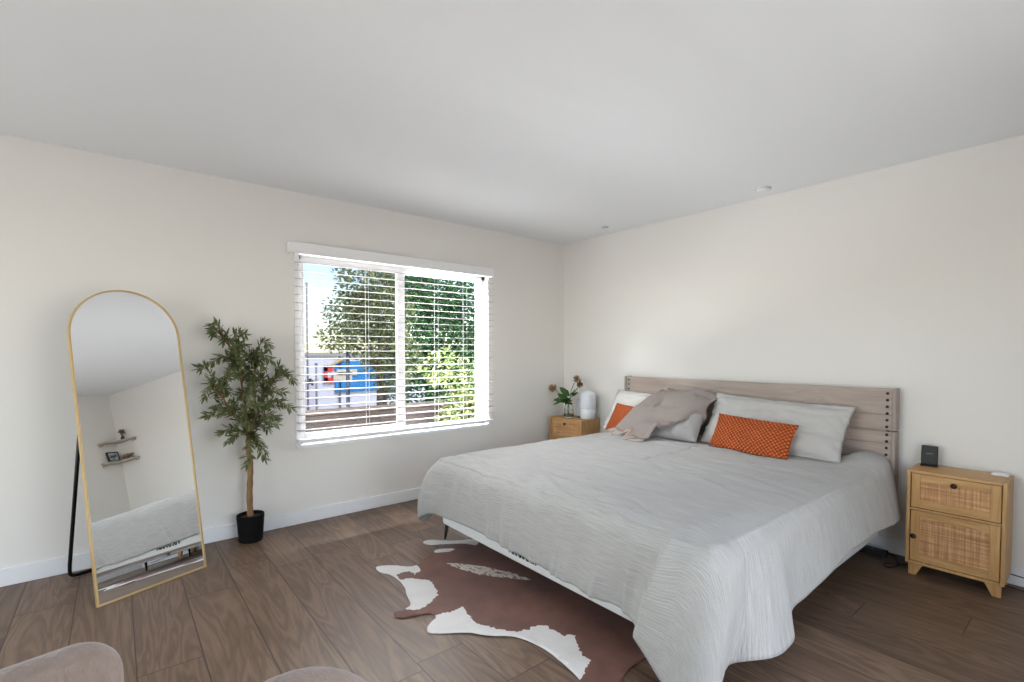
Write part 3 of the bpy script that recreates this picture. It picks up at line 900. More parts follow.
# lettering: row of round strokes low on the foot side, its top hidden by the coverlet
def stroke(bm, pts, w=0.0085):
    for (a, b) in zip(pts, pts[1:]):
        a, b = Vector((0, a[0], a[1])), Vector((0, b[0], b[1]))
        d = (b - a).normalized(); s = Vector((0, -d.z, d.y)) * w / 2
        e = d * w * 0.35
        vs = [bm.verts.new(p + Vector((xx, 0, 0))) for xx in (-0.0012, 0.001) for p in (a + s - e, a - s - e, b - s + e, b + s + e)]
        for f in ((0, 1, 2, 3), (7, 6, 5, 4), (0, 4, 5, 1), (1, 5, 6, 2), (2, 6, 7, 3), (3, 7, 4, 0)):
            bm.faces.new([vs[i] for i in f])
bm = bmesh.new()
y = -1.700; zb_ = 0.173; lh = 0.046; lw = 0.0185
for ch in 'vucuouan':
    def P(u, v): return (y - u * lw, zb_ + v * lh)
    arc = lambda a0, a1, cx=.5, cy=.5, rx=.5, ry=.5: [P(cx + rx * math.cos(math.radians(a0 + (a1 - a0) * k / 10)), cy + ry * math.sin(math.radians(a0 + (a1 - a0) * k / 10))) for k in range(11)]
    if ch == 'v': stroke(bm, [P(0, 1), P(.5, 0), P(1, 1)])
    if ch == 'u': stroke(bm, [P(0, 1)] + arc(180, 360) + [P(1, 1)]); stroke(bm, [P(1, 1), P(1, 0)])
    if ch == 'c': stroke(bm, arc(45, 315))
    if ch == 'o': stroke(bm, arc(0, 360))
    if ch == 'a': stroke(bm, arc(0, 360)); stroke(bm, [P(1, 1), P(1, 0)])
    if ch == 'n': stroke(bm, [P(0, 0), P(0, 1)]); stroke(bm, arc(180, 0) + [P(1, 0)])
    y -= lw * 1.62
bm.transform(Matrix.Translation((BX0 - 0.0005, 0, 0)))
obj('lettering', bm, M_LETTER, mat_)

# coverlet: top sheet plus a skirt that falls to a shaped hem
def build_coverlet():
    zt = 0.588
    bx_head, bx_foot, by_l, by_r = -0.112, -2.125, -0.965, -2.885
    rc = 0.075
    # boundary as a path (x, y): left side from the head, foot, right side to the head
    def bnd(s):
        pass
    path = []
    def seg(a, b, n):
        for k in range(n):
            t = k / n
            path.append((a[0] + (b[0] - a[0]) * t, a[1] + (b[1] - a[1]) * t))
    def arc(c, a0, a1, n):
        for k in range(n):
            a = math.radians(a0 + (a1 - a0) * k / n)
            path.append((c[0] + rc * math.cos(a), c[1] + rc * math.sin(a)))
    seg((bx_head, by_l), (bx_foot + rc, by_l), 90)
    arc((bx_foot + rc, by_l - rc), 90, 180, 10)
    seg((bx_foot, by_l - rc), (bx_foot, by_r + rc), 240)
    arc((bx_foot + rc, by_r + rc), 180, 270, 16)
    seg((bx_foot + rc, by_r), (bx_head, by_r), 150)
    path.append((bx_head, by_r))
    n = len(path)
    acc = [0.0]
    for a, b in zip(path, path[1:]):
        acc.append(acc[-1] + math.hypot(b[0] - a[0], b[1] - a[1]))
    def near(p):
        return acc[min(range(n), key=lambda i: (path[i][0] - p[0]) ** 2 + (path[i][1] - p[1]) ** 2)]
    # (boundary point, hem point)
    C = [((-0.112, -0.965), (-0.13, -0.875, 0.33)), ((-0.6, -0.965), (-0.6, -0.860, 0.30)), ((-1.2, -0.965), (-1.2, -0.855, 0.31)), ((-1.7, -0.965), (-1.72, -0.845, 0.29)),
         ((-1.95, -0.965), (-1.98, -0.815, 0.235)), ((-2.07, -0.965), (-2.10, -0.775, 0.145)), ((-2.103, -0.987), (-2.195, -0.795, 0.108)), ((-2.122, -1.02), (-2.215, -0.850, 0.150)), ((-2.125, -1.06), (-2.170, -0.905, 0.178)),
         ((-2.125, -1.20), (-2.150, -1.052, 0.188)), ((-2.125, -1.40), (-2.160, -1.342, 0.206)), ((-2.125, -1.57), (-2.151, -1.546, 0.204)), ((-2.125, -1.72), (-2.155, -1.704, 0.196)), ((-2.125, -1.98), (-2.152, -1.94, 0.190)),
         ((-2.125, -2.14), (-2.158, -2.047, 0.184)), ((-2.125, -2.33), (-2.152, -2.217, 0.177)), ((-2.125, -2.50), (-2.157, -2.369, 0.171)), ((-2.125, -2.58), (-2.150, -2.437, 0.177)), ((-2.125, -2.66), (-2.165, -2.512, 0.174)),
         ((-2.125, -2.73), (-2.19, -2.605, 0.155)), ((-2.125, -2.79), (-2.21, -2.695, 0.10)), ((-2.118, -2.835), (-2.245, -2.79, 0.040)), ((-2.105, -2.862), (-2.285, -2.875, 0.022)), ((-2.085, -2.877), (-2.255, -2.945, 0.050)),
         ((-2.055, -2.885), (-2.165, -2.930, 0.098)), ((-2.02, -2.885), (-2.10, -2.925, 0.135)), ((-1.975, -2.885), (-2.06, -2.985, 0.165)), ((-1.91, -2.885), (-1.985, -3.025, 0.165)), ((-1.84, -2.885), (-1.88, -3.035, 0.150)),
         ((-1.77, -2.885), (-1.765, -3.025, 0.148)), ((-1.70, -2.885), (-1.685, -2.990, 0.160)), ((-1.62, -2.885), (-1.61, -2.955, 0.180)), ((-1.5, -2.885), (-1.49, -2.968, 0.210)), ((-1.3, -2.885), (-1.29, -2.995, 0.258)),
         ((-1.05, -2.885), (-1.04, -2.985, 0.282)), ((-0.85, -2.885), (-0.84, -3.0, 0.297)), ((-0.6, -2.885), (-0.59, -2.995, 0.290)), ((-0.35, -2.885), (-0.34, -3.015, 0.280)), ((-0.112, -2.885), (-0.17, -3.012, 0.272))]
    ss = [near(c[0]) for c in C]
    hs = [np.array(c[1]) for c in C]
    def hem(s):
        i = 0
        while i < len(ss) - 2 and s > ss[i + 1]: i += 1
        t = (s - ss[i]) / max(1e-6, ss[i + 1] - ss[i]); t = min(1, max(0, t))
        p0, p1, p2, p3 = hs[max(i - 1, 0)], hs[i], hs[i + 1], hs[min(i + 2, len(hs) - 1)]
        return 0.5 * (2 * p1 + (p2 - p0) * t + (2 * p0 - 5 * p1 + 4 * p2 - p3) * t * t + (3 * p1 - p0 - 3 * p2 + p3) * t ** 3)
    s_ridge = near((-2.125, -2.735))
    s_left = near((-2.122, -1.025))
    rp = random.Random(21)
    PK = [(rp.uniform(1.9, 3.6), rp.uniform(0.012, 0.03), rp.choice((1, 1, -1)) * rp.uniform(.5, 1.2)) for _ in range(16)]
    def pk(s):
        return sum(h * math.exp(-((s - c) / w) ** 2) for c, w, h in PK)
    def crease(x, y, ox, oy, ang, ln, wd):
        c, s_ = math.cos(ang), math.sin(ang)
        u = (x - ox) * c + (y - oy) * s_; v = -(x - ox) * s_ + (y - oy) * c
        v += 0.02 * math.sin(u * 9)
        return math.exp(-(u / ln) ** 2) * math.exp(-(v / wd) ** 2)
    rng = random.Random(3)
    CR = [(rng.uniform(-2.1, -0.5), rng.uniform(-2.7, -1.0), PI / 2 + rng.uniform(-.35, .5), rng.uniform(.10, .28), rng.uniform(.012, .026), rng.choice((-1, 1, 1)) * rng.uniform(.005, .011)) for _ in range(70)] + [(-2.08 + 0.02 * math.sin(k), -1.12 - 0.17 * k, PI / 2 + 0.2 * math.sin(k * 2.1), 0.05, 0.014, -0.010) for k in range(9)]
    def topz(x, y):
        z = zt + 0.010 * nz(x, y, 3.1, 2.3) + 0.007 * nz(x * 1.0, y * 0.7, 7.7, 5.5) + 0.003 * nz(x, y, 1.7, 14)
        for (ox, oy, an, ln, wd, h) in CR:
            z += h * crease(x, y, ox, oy, an, ln, wd)
        hx = min(1.0, max(0.0, (x + 0.50) / 0.30)); hy = min(1.0, max(0.0, (-2.66 - y) / 0.16))
        z += 0.062 * (hx * hx * (3 - 2 * hx)) * (hy * hy * (3 - 2 * hy))
        z += 0.006 * math.cos((y + 1.925) / 1.0 * PI / 2)
        return z
    bm = bmesh.new()
    uvl = bm.loops.layers.uv.new('cloth')
    uv = {}
    cx, cyy = -1.12, -1.925
    M, T = 40, 30
    rings = []
    for k in range(M):                 # inner rings: from a spine segment outwards to the boundary
        f = (k / (M - 1))
        f = 1 - (1 - f) ** 1.35
        ring = []
        for i, (px, py) in enumerate(path):
            # shrink to a straight spine along x at mid width
            qx = px + (0.0 if False else (1 - f) * ((bx_head + (cx - bx_head) * 0.0) - px) * 0.0)
            sx = min(max(px, bx_foot + 0.9), bx_head)
            x = sx + (px - sx) * f; y = cyy + (py - cyy) * f
            edge = max(0.0, (f - 0.84) / 0.16)
            z = topz(x, y) - 0.022 * edge ** 2
            v = bm.verts.new((x, y, z)); uv[v] = (y, x)
            ring.append(v)
        rings.append(ring)
    nrm = []
    for i in range(n):
        a, b = path[max(0, i - 1)], path[min(n - 1, i + 1)]
        d = Vector((b[0] - a[0], b[1] - a[1])).normalized()
        nrm.append(Vector((d.y, -d.x)))
    # outward is away from the centre of the bed
    for i in range(n):
        if (Vector(path[i]) - Vector((cx, cyy))).dot(nrm[i]) < 0: nrm[i] = -nrm[i]
    for k in range(1, T + 1):
        t = k / T
        ring = []
        for i, (px, py) in enumerate(path):
            h = hem(acc[i])
            z0 = rings[M - 1][i].co.z
            r = 0.085 if px < -2.0 else 0.055
            t0 = 0.30
            ang = min(1.0, t / t0) * PI / 2
            drop = z0 - h[2]
            # arc over the edge, then a near-straight fall to the hem
            corner = math.exp(-((px - bx_foot) ** 2 + (py - by_l) ** 2) / 0.02)
            bul = (0.022 if px < -2.0 else 0.012) + 0.045 * corner
            o = nrm[i] * (0.6 * r * math.sin(ang) + bul * math.sin(PI * t) ** 1.2)
            q = max(0.0, (t - 0.12) / 0.88)
            base = Vector((px, py)) + o
            tgt = Vector((h[0], h[1]))
            w = q ** 1.15
            xy = base.lerp(tgt, w) + nrm[i] * (bul * math.sin(PI * t) * w)
            z = z0 - (r * (1 - math.cos(ang)) if t < t0 else r + (drop - r) * ((t - t0) / (1 - t0)))
            amp = 0.014 * math.sin(PI * min(1, t * 0.9)) * (1 if px < -2.0 else 0.7)
            s_ = acc[i]
            ww = amp * (nz(s_ * 6.0, t * 1.2, 2.2) + 0.6 * nz(s_ * 15.0, t * 1.6, 5.1))
            xy = xy + nrm[i] * ww
            z += 0.004 * nz(s_ * 9, 4.2, 0) * t
            ft = math.sin(PI * min(1.0, t * 1.0) * 0.5)
            rs = acc[i] - s_ridge
            xy = xy + nrm[i] * (0.050 * math.exp(-(rs / (0.013 if rs < 0 else 0.15)) ** 2) * min(1.0, t * 1.8) - 0.022 * math.exp(-((rs + 0.085) / 0.04) ** 2) * ft * t
                                + 0.026 * math.exp(-((rs + 0.15 - 0.07 * t) / 0.020) ** 2) * max(0.0, t - 0.40) * 1.6)
            rl = acc[i] - s_left
            xy = xy + nrm[i] * (0.030 * math.exp(-(rl / (0.016 if rl > 0 else 0.03)) ** 2) * min(1.0, t * 1.6) - 0.030 * math.exp(-((rl + 0.07) / 0.035) ** 2) * ft * t)
            if px < -2.09:                      # short upright puckers along the foot hem
                xy = xy + nrm[i] * (0.024 * max(0.0, t - 0.40) * pk(acc[i] + 0.06 * t))
            if z < 0.57:                       # hang clear of the mattress
                if xy.x > BX0 - 0.010 and px < -2.11: xy.x = BX0 - 0.010
                if px >= -2.11 and nrm[i].y > 0.2: xy.y = max(xy.y, BY0 + 0.010)
                if px >= -2.11 and nrm[i].y < -0.2: xy.y = min(xy.y, BY1 - 0.010)
            v = bm.verts.new((xy.x, xy.y, max(0.008, z)))
            dist = t * (drop + 0.08)
            uv[v] = (py + nrm[i].y * dist, px + nrm[i].x * dist)
            ring.append(v)
        rings.append(ring)
    for a, b in zip(rings, rings[1:]):
        for i in range(n - 1):
            f = bm.faces.new((a[i], b[i], b[i + 1], a[i + 1]))
            for lp in f.loops: lp[uvl].uv = uv[lp.vert]
    bmesh.ops.remove_doubles(bm, verts=bm.verts, dist=1e-5)
    bmesh.ops.recalc_face_normals(bm, faces=bm.faces)
    up = sum((f.normal.z for f in bm.faces if f.calc_center_median().z > 0.55))
    if up < 0: bmesh.ops.reverse_faces(bm, faces=bm.faces)
    return bm
cov = obj('coverlet', build_coverlet(), M_COVER, None, True, solid=0.007)
tag(cov, 'pale grey ribbed coverlet spread over the bed and hanging to the floor', 'coverlet')

# ------------------------------------------------------------------ pillows
def pillow_bm(W, Hh, T, seed=0, flange=0.0, sag=0.0, wr=0.014, n=44):
    bm = bmesh.new()
    uvl = bm.loops.layers.uv.new('cloth')
    uv = {}
    g = [[], []]
    for side in (0, 1):
        for j in range(n + 1):
            row = []
            for i in range(n + 1):
                u, v = -1 + 2 * i / n, -1 + 2 * j / n
                if side == 1 and (i in (0, n) or j in (0, n)):
                    row.append(g[0][j][i]); continue
                fl = 1.0
                a = max(0.0, (1 - abs(u) ** 2.6)) * max(0.0, (1 - abs(v) ** 2.6))
                if flange:
                    fu, fv = 1 - 2 * flange / W, 1 - 2 * flange / Hh
                    uu, vv = abs(u) / fu, abs(v) / fv
                    a = max(0.0, 1 - min(1, uu) ** 2.6) * max(0.0, 1 - min(1, vv) ** 2.6)
                th = T / 2 * (a ** 0.42) + (0.003 if flange else 0.0)
                pin = 0.055
                x = W / 2 * u * (1 - pin * (1 - abs(u)) * 0 - pin * (1 - v * v) * abs(u) ** 3)
                y = Hh / 2 * v * (1 - pin * 1.3 * (1 - u * u) * abs(v) ** 3)
                w = wr * (nz(u * 2.0 + seed, v * 2.0, seed * 1.3) + 0.6 * nz(u * 5 + seed, v * 4.0, 3 + seed) + 0.5 * nz(u * 9 + v * 4 + seed, v * 7 - u * 3, 5 + seed)) * (0.35 + a)
                if flange and a == 0: w = wr * 0.8 * nz(u * 6 + seed, v * 6, seed)
                z = th * (1 if side == 0 else -1) + w
                y -= sag * (1 - u * u) * max(0, v)
                vv_ = bm.verts.new((x, y, z)); uv[vv_] = (x, y)
                row.append(vv_)
            g[side].append(row)
    for side in (0, 1):
        for j in range(n):
            for i in range(n):
                q = (g[side][j][i], g[side][j][i + 1], g[side][j + 1][i + 1], g[side][j + 1][i])
                f = bm.faces.new(q if side == 0 else tuple(reversed(q)))
                for lp in f.loops: lp[uvl].uv = uv[lp.vert]
    return bm
def pillow(name, label, cat, mat, c, W, Hh, T, lean, turn=0.0, roll=0.0, seed=0, group=None, **kw):
    """lean: degrees back from vertical; front faces -X (towards the foot)."""
    bm = pillow_bm(W, Hh, T, seed, **kw)
    # local x -> -Y (picture right), local y -> up, local z -> -X (front)
    B = Matrix(((0, 0, -1, 0), (-1, 0, 0, 0), (0, 1, 0, 0), (0, 0, 0, 1)))
    R = Matrix.Rotation(math.radians(turn), 4, 'Z') @ Matrix.Rotation(math.radians(lean), 4, 'Y') @ B @ Matrix.Rotation(math.radians(roll), 4, 'Z')
    bm.transform(Matrix.Translation(c) @ R)
    o = obj(name, bm, mat, None, True)
    return tag(o, label, cat, group)
pil_r = pillow('sham_pillow', 'large pale grey linen pillow leaning on the right half of the headboard', 'pillow', M_SHAMG, (-0.285, -2.300, 0.762), 0.93, 0.43, 0.17, 33, 2, -2.5, 1, flange=0.034, wr=0.024)
pil_l = pillow('sham_pillow', 'white linen pillow at the far left of the headboard behind an orange cushion', 'pillow', M_SHAM, (-0.270, -1.290, 0.745), 0.86, 0.41, 0.16, 33, 0, -1, 2, flange=0.030, wr=0.024)
pil_g = pillow('bed_pillow', 'grey pillow half covered by the fringed taupe throw', 'pillow', M_GREYP, (-0.385, -1.590, 0.738), 0.52, 0.40, 0.13, 42, 0, 5, 3)
cus_r = pillow('lumbar_cushion', 'orange basket-knit lumbar cushion in front of the right pillow', 'cushion', M_ORANGE, (-0.465, -2.245, 0.697), 0.545, 0.275, 0.12, 30, 0, -3, 4, 'orange knitted lumbar cushions', wr=0.004)
cus_l = pillow('lumbar_cushion', 'orange knitted cushion partly hidden by the throw, left end of the bed', 'cushion', M_ORANGE, (-0.425, -1.215, 0.690), 0.47, 0.275, 0.11, 30, -6, -3, 5, 'orange knitted lumbar cushions', wr=0.004)

# soft things press against each other: push vertices out of what they lie on
from mathutils.bvhtree import BVHTree
def bvh(o):
    me = o.data
    return BVHTree.FromPolygons([v.co.copy() for v in me.vertices], [tuple(p.vertices) for p in me.polygons])
def push(co, trees, eps, rounds=3):
    for _ in range(rounds):
        for t in trees:
            loc, nor, idx, dist = t.find_nearest(co, 0.25)
            if loc is None: continue
            d = (co - loc).dot(nor)
            if d < eps and (d > -0.14): co = co + nor * (eps - d)
    return co
def conform(o, trees, eps=0.004, rounds=3):
    for v in o.data.vertices:
        v.co = push(v.co.copy(), trees, eps, rounds)
t_cov = bvh(cov)
conform(pil_r, [t_cov]); conform(pil_l, [t_cov])
t_r, t_l = bvh(pil_r), bvh(pil_l)
conform(pil_g, [t_cov]); t_g = bvh(pil_g)
conform(cus_r, [t_r, t_cov]); conform(cus_l, [t_l, t_g, t_cov]); t_c = bvh(cus_l)

# fringed throw lying over the grey pillow
def bez(ctrl, nu, nv):
    rows = [crom([p for p in r], nu) for r in ctrl]
    cols = list(zip(*rows))
    return [crom(list(c), nv) for c in cols]          # [iu][iv]
CT = [[(-0.17, -1.42, 0.880), (-0.13, -1.50, 0.935), (-0.125, -1.68, 0.965), (-0.125, -1.86, 0.925)],
      [(-0.30, -1.30, 0.835), (-0.27, -1.51, 0.905), (-0.25, -1.74, 0.925), (-0.22, -1.85, 0.882)],
      [(-0.42, -1.250, 0.765), (-0.43, -1.47, 0.815), (-0.435, -1.715, 0.800), (-0.36, -1.775, 0.790)],
      [(-0.50, -1.19, 0.690), (-0.525, -1.41, 0.715), (-0.55, -1.62, 0.672), (-0.47, -1.675, 0.705)],
      [(-0.545, -1.165, 0.628), (-0.630, -1.345, 0.625), (-0.675, -1.545, 0.612), (-0.58, -1.60, 0.640)]]
G = bez(CT, 12, 10)
bm = bmesh.new()
gv = []
base = []
for iu, colm in enumerate(G):
    r = []
    for iv, p in enumerate(colm):
        fx_, fy_ = iu / (len(G) - 1), iv / (len(colm) - 1)
        a = 0.012 * math.sin(fx_ * 10 + fy_ * 4) * (0.3 + fy_) + 0.014 * nz(fx_ * 3, fy_ * 4, 9)
        r.append(Vector((p[0] - abs(a) * .6, p[1], p[2] + abs(a) * 0.8)))
    base.append(r)
nU, nV = len(base), len(base[0])
under = [t_l, t_g, t_c, t_cov]
disp = [[Vector((0, 0, 0)) for _ in range(nV)] for _ in range(nU)]
for it in range(8):
    for i in range(nU):
        for j in range(nV):
            q = base[i][j] + disp[i][j]
            q2 = push(q.copy(), under, 0.016, 1)
            mv = q2 - q
            if mv.length > 0.03: mv = mv.normalized() * 0.03
            disp[i][j] = disp[i][j] + mv
    for _ in range(3 if it < 6 else 0):
        nd = [[None] * nV for _ in range(nU)]
        for i in range(nU):
            for j in range(nV):
                nb = [disp[a_][b_] for a_ in (max(i - 1, 0), i, min(i + 1, nU - 1)) for b_ in (max(j - 1, 0), j, min(j + 1, nV - 1))]
                nd[i][j] = sum(nb, Vector((0, 0, 0))) / 9.0
        disp = nd
for i in range(nU):
    gv.append([bm.verts.new(base[i][j] + disp[i][j]) for j in range(nV)])
for a, b in zip(gv, gv[1:]):
    for k in range(len(a) - 1):
        bm.faces.new((a[k], a[k + 1], b[k + 1], b[k]))
bmesh.ops.recalc_face_normals(bm, faces=bm.faces)
if sum(f.normal.z for f in bm.faces) < 0: bmesh.ops.reverse_faces(bm, faces=bm.faces)
hempts = [gv[i][-1].co.copy() for i in range(len(gv))]
edgepts = [gv[0][j].co.copy() for j in range(len(gv[0]))]
prevpts = [gv[i][-3].co.copy() for i in range(len(gv))]
throw = thing('throw_blanket', 'taupe throw blanket with pale fringe draped over the pillows', 'blanket', (-0.4, -1.5, 0.6))
bc = obj('blanket_cloth', bm, M_THROW, throw, True, solid=0.011, subsurf=1)
bc.modifiers['solid'].offset = 1
rng = random.Random(8)
for i in range(0, len(hempts)):
    if i > 25 or i % 2: continue
    bm = bmesh.new()
    p = hempts[i]; d = (p - prevpts[i]); d.z = 0
    d = (d.normalized() if d.length > 1e-4 else Vector((-1, 0, 0))) * 0.7 + Vector((-0.3, 0.55, 0))
    d.normalize()
    for q in range(1):
        st = p + Vector((0, 0, -0.004))
        L = 0.070 + rng.uniform(0, .025)
        e1 = st + d * L * .5 + Vector((0, rng.uniform(-.005, .005), -0.006)); e2 = st + d * L + Vector((rng.uniform(-.006, .006), rng.uniform(-.008, .008), -0.02))
        e1 = push(e1, [t_c, t_g, t_cov], 0.007); e2 = push(e2, [t_c, t_g, t_cov], 0.007)
        tube(bm, [st, e1, e2], [0.0085, 0.0075, 0.005], 6)
    obj('fringe_tassel', bm, M_FRINGE, throw, True)


# ------------------------------------------------------------------ cowhide rug
def rug():
    body_l = [(-2.199, -1.062), (-2.286, -1.106), (-2.362, -1.159), (-2.441, -1.202), (-2.496, -1.181), (-2.551, -1.119), (-2.614, -1.073), (-2.641, -1.08), (-2.645, -1.144), (-2.613, -1.208), (-2.606, -1.298), (-2.617, -1.398), (-2.647, -1.48), (-2.667, -1.556), (-2.689, -1.598), (-2.734, -1.609), (-2.773, -1.609), (-2.789, -1.635), (-2.78, -1.665), (-2.735, -1.687), (-2.68, -1.701), (-2.639, -1.726), (-2.636, -1.767), (-2.677, -1.792), (-2.715, -1.822), (-2.73, -1.858), (-2.705, -1.886), (-2.668, -1.916), (-2.622, -1.95), (-2.583, -1.985), (-2.552, -2.033), (-2.511, -2.077), (-2.465, -2.114), (-2.438, -2.152), (-2.418, -2.207), (-2.408, -2.267), (-2.407, -2.331), (-2.412, -2.395), (-2.422, -2.461), (-2.435, -2.516)]
    rest = [(-2.452, -2.575), (-2.455, -2.635), (-2.42, -2.67), (-2.37, -2.66), (-2.314, -2.622), (-2.273, -2.6), (-2.221, -2.59), (-2.165, -2.589), (-2.117, -2.584), (-2.05, -2.57), (-1.95, -2.60), (-1.82, -2.58), (-1.70, -2.50), (-1.60, -2.36), (-1.50, -2.28), (-1.42, -2.30), (-1.36, -2.22), (-1.42, -2.12), (-1.46, -1.98), (-1.44, -1.80), (-1.45, -1.60), (-1.40, -1.48), (-1.32, -1.40), (-1.34, -1.30), (-1.46, -1.28), (-1.60, -1.27), (-1.733, -1.25), (-1.83, -1.144), (-1.937, -1.08), (-2.035, -1.035), (-2.11, -0.972), (-2.171, -0.912), (-2.225, -0.903), (-2.243, -0.935), (-2.217, -0.985), (-2.146, -1.020), (-2.16, -1.045)]
    out = [tuple(p) for p in crom(body_l + rest + [body_l[0]], 3)][:-1]
    def jag(poly, amp, seed):
        r = []
        P = crom(poly + [poly[0]], 9)[:-1]
        for i, p in enumerate(P):
            a, b = P[i - 1], P[(i + 1) % len(P)]
            d = np.array([b[1] - a[1], -(b[0] - a[0])]); d /= max(1e-9, np.linalg.norm(d))
            k = amp * (nz(p[0] * 40, p[1] * 40, seed) + 0.8 * nz(p[0] * 90, p[1] * 90, seed + 2))
            r.append((p[0] + d[0] * k, p[1] + d[1] * k))
        return r
    leg = [(-2.26, -0.90), (-2.174, -0.88), (-2.101, -0.93), (-2.035, -1.0), (-1.954, -1.07), (-1.94, -1.12), (-1.988, -1.171), (-2.043, -1.098), (-2.11, -1.05), (-2.17, -1.015), (-2.24, -0.995)]
    bit = [(-2.25, -1.075), (-2.168, -1.101), (-2.133, -1.137), (-2.183, -1.15), (-2.262, -1.115)]
    p2 = [(-2.68, -1.06), (-2.61, -1.045), (-2.549, -1.09), (-2.487, -1.15), (-2.436, -1.2), (-2.456, -1.27), (-2.505, -1.30), (-2.55, -1.315), (-2.498, -1.385), (-2.478, -1.442), (-2.495, -1.512), (-2.51, -1.569), (-2.557, -1.612), (-2.599, -1.638), (-2.649, -1.654), (-2.70, -1.64), (-2.72, -1.59), (-2.69, -1.556), (-2.67, -1.48), (-2.64, -1.398), (-2.63, -1.298), (-2.64, -1.208), (-2.67, -1.144)]
    hole = [(-2.585, -1.235), (-2.528, -1.238), (-2.50, -1.284), (-2.535, -1.317), (-2.595, -1.305)]
    p3 = [(-2.76, -1.86), (-2.735, -1.822), (-2.69, -1.785), (-2.627, -1.755), (-2.586, -1.761), (-2.529, -1.776), (-2.484, -1.773), (-2.507, -1.845), (-2.52, -1.921), (-2.497, -1.982), (-2.466, -2.042), (-2.428, -2.097), (-2.375, -2.123), (-2.3, -2.131), (-2.279, -2.187), (-2.273, -2.26), (-2.237, -2.283), (-2.272, -2.347), (-2.301, -2.399), (-2.319, -2.456), (-2.377, -2.49), (-2.44, -2.52), (-2.48, -2.478), (-2.46, -2.401), (-2.46, -2.286), (-2.50, -2.169), (-2.59, -2.067), (-2.70, -1.964)]
    stripe = [(-2.287, -1.28), (-2.227, -1.341), (-2.17, -1.416), (-2.11, -1.517), (-2.067, -1.619), (-2.04, -1.706), (-2.035, -1.772), (-2.09, -1.707), (-2.135, -1.644), (-2.193, -1.581), (-2.235, -1.493), (-2.269, -1.388)]
    far_w = [(-1.5, -2.26), (-1.40, -2.33), (-1.33, -2.22), (-1.42, -2.08), (-1.5, -2.16)]
    polys = [(jag(leg, .006, 1), 1), (jag(bit, .005, 2), 1), (jag(p2, .011, 3), 1), (jag(p3, .012, 4), 1), (jag(far_w, .01, 7), 1), (jag(stripe, .010, 5), 2), (jag(hole, .009, 6), 0)]
    def inside(p, poly):
        x, y = p; c = False; j = len(poly) - 1
        for i in range(len(poly)):
            xi, yi = poly[i]; xj, yj = poly[j]
            if (yi > y) != (yj > y) and x < (xj - xi) * (y - yi) / (yj - yi) + xi: c = not c
            j = i
        return c
    verts = [Vector(p) for p in out]
    no = len(out)
    edges = [(i, (i + 1) % no) for i in range(no)]
    for poly, _ in polys:
        b = len(verts)
        verts += [Vector(p) for p in poly]
        m = len(poly)
        edges += [(b + i, b + (i + 1) % m) for i in range(m)]
    y = -2.75
    while y < -0.85:
        x = -2.85
        while x < -1.25:
            if inside((x, y), out): verts.append(Vector((x + random.uniform(-.004, .004), y + random.uniform(-.004, .004))))
            x += 0.022
        y += 0.022
    res = geometry.delaunay_2d_cdt(verts, edges, [], 0, 1e-6)
    V, Fc = res[0], res[2]
    tri = []; mi = []
    for f in Fc:
        c = sum((V[i] for i in f), Vector((0, 0))) / len(f)
        if not inside(c, out): continue
        tri.append(tuple(f))
        k = 0
        for poly, mm in polys:
            if inside(c, poly): k = mm
        mi.append(k)
    oarr = np.array(out)
    vs = []
    for v in V:
        d = np.sqrt(((oarr - np.array([v.x, v.y])) ** 2).sum(1)).min()
        lift = 0.004 + 0.006 * math.exp(-(d / 0.05)) * max(0.0, 0.35 + nz(v.x * 3.2, v.y * 3.2, 4)) + 0.0015 * nz(v.x * 7, v.y * 7, 1)
        vs.append((v.x, v.y, lift + 0.001))
    return vs, tri, mi
rv, rf, rm = rug()
rg = raw('cowhide_rug', rv, rf, [M_HIDE, M_HIDEW, M_HIDES], None)
rg.data.polygons.foreach_set('material_index', rm)
bm = bmesh.new(); bm.from_mesh(rg.data); bmesh.ops.recalc_face_normals(bm, faces=bm.faces)
if sum(f.normal.z for f in bm.faces) < 0: bmesh.ops.reverse_faces(bm, faces=bm.faces)
bm.to_mesh(rg.data); bm.free()
md = rg.modifiers.new('solid', 'SOLIDIFY'); md.thickness = 0.004; md.offset = -1
tag(rg, 'reddish brown and white cowhide rug lying half under the bed', 'rug')

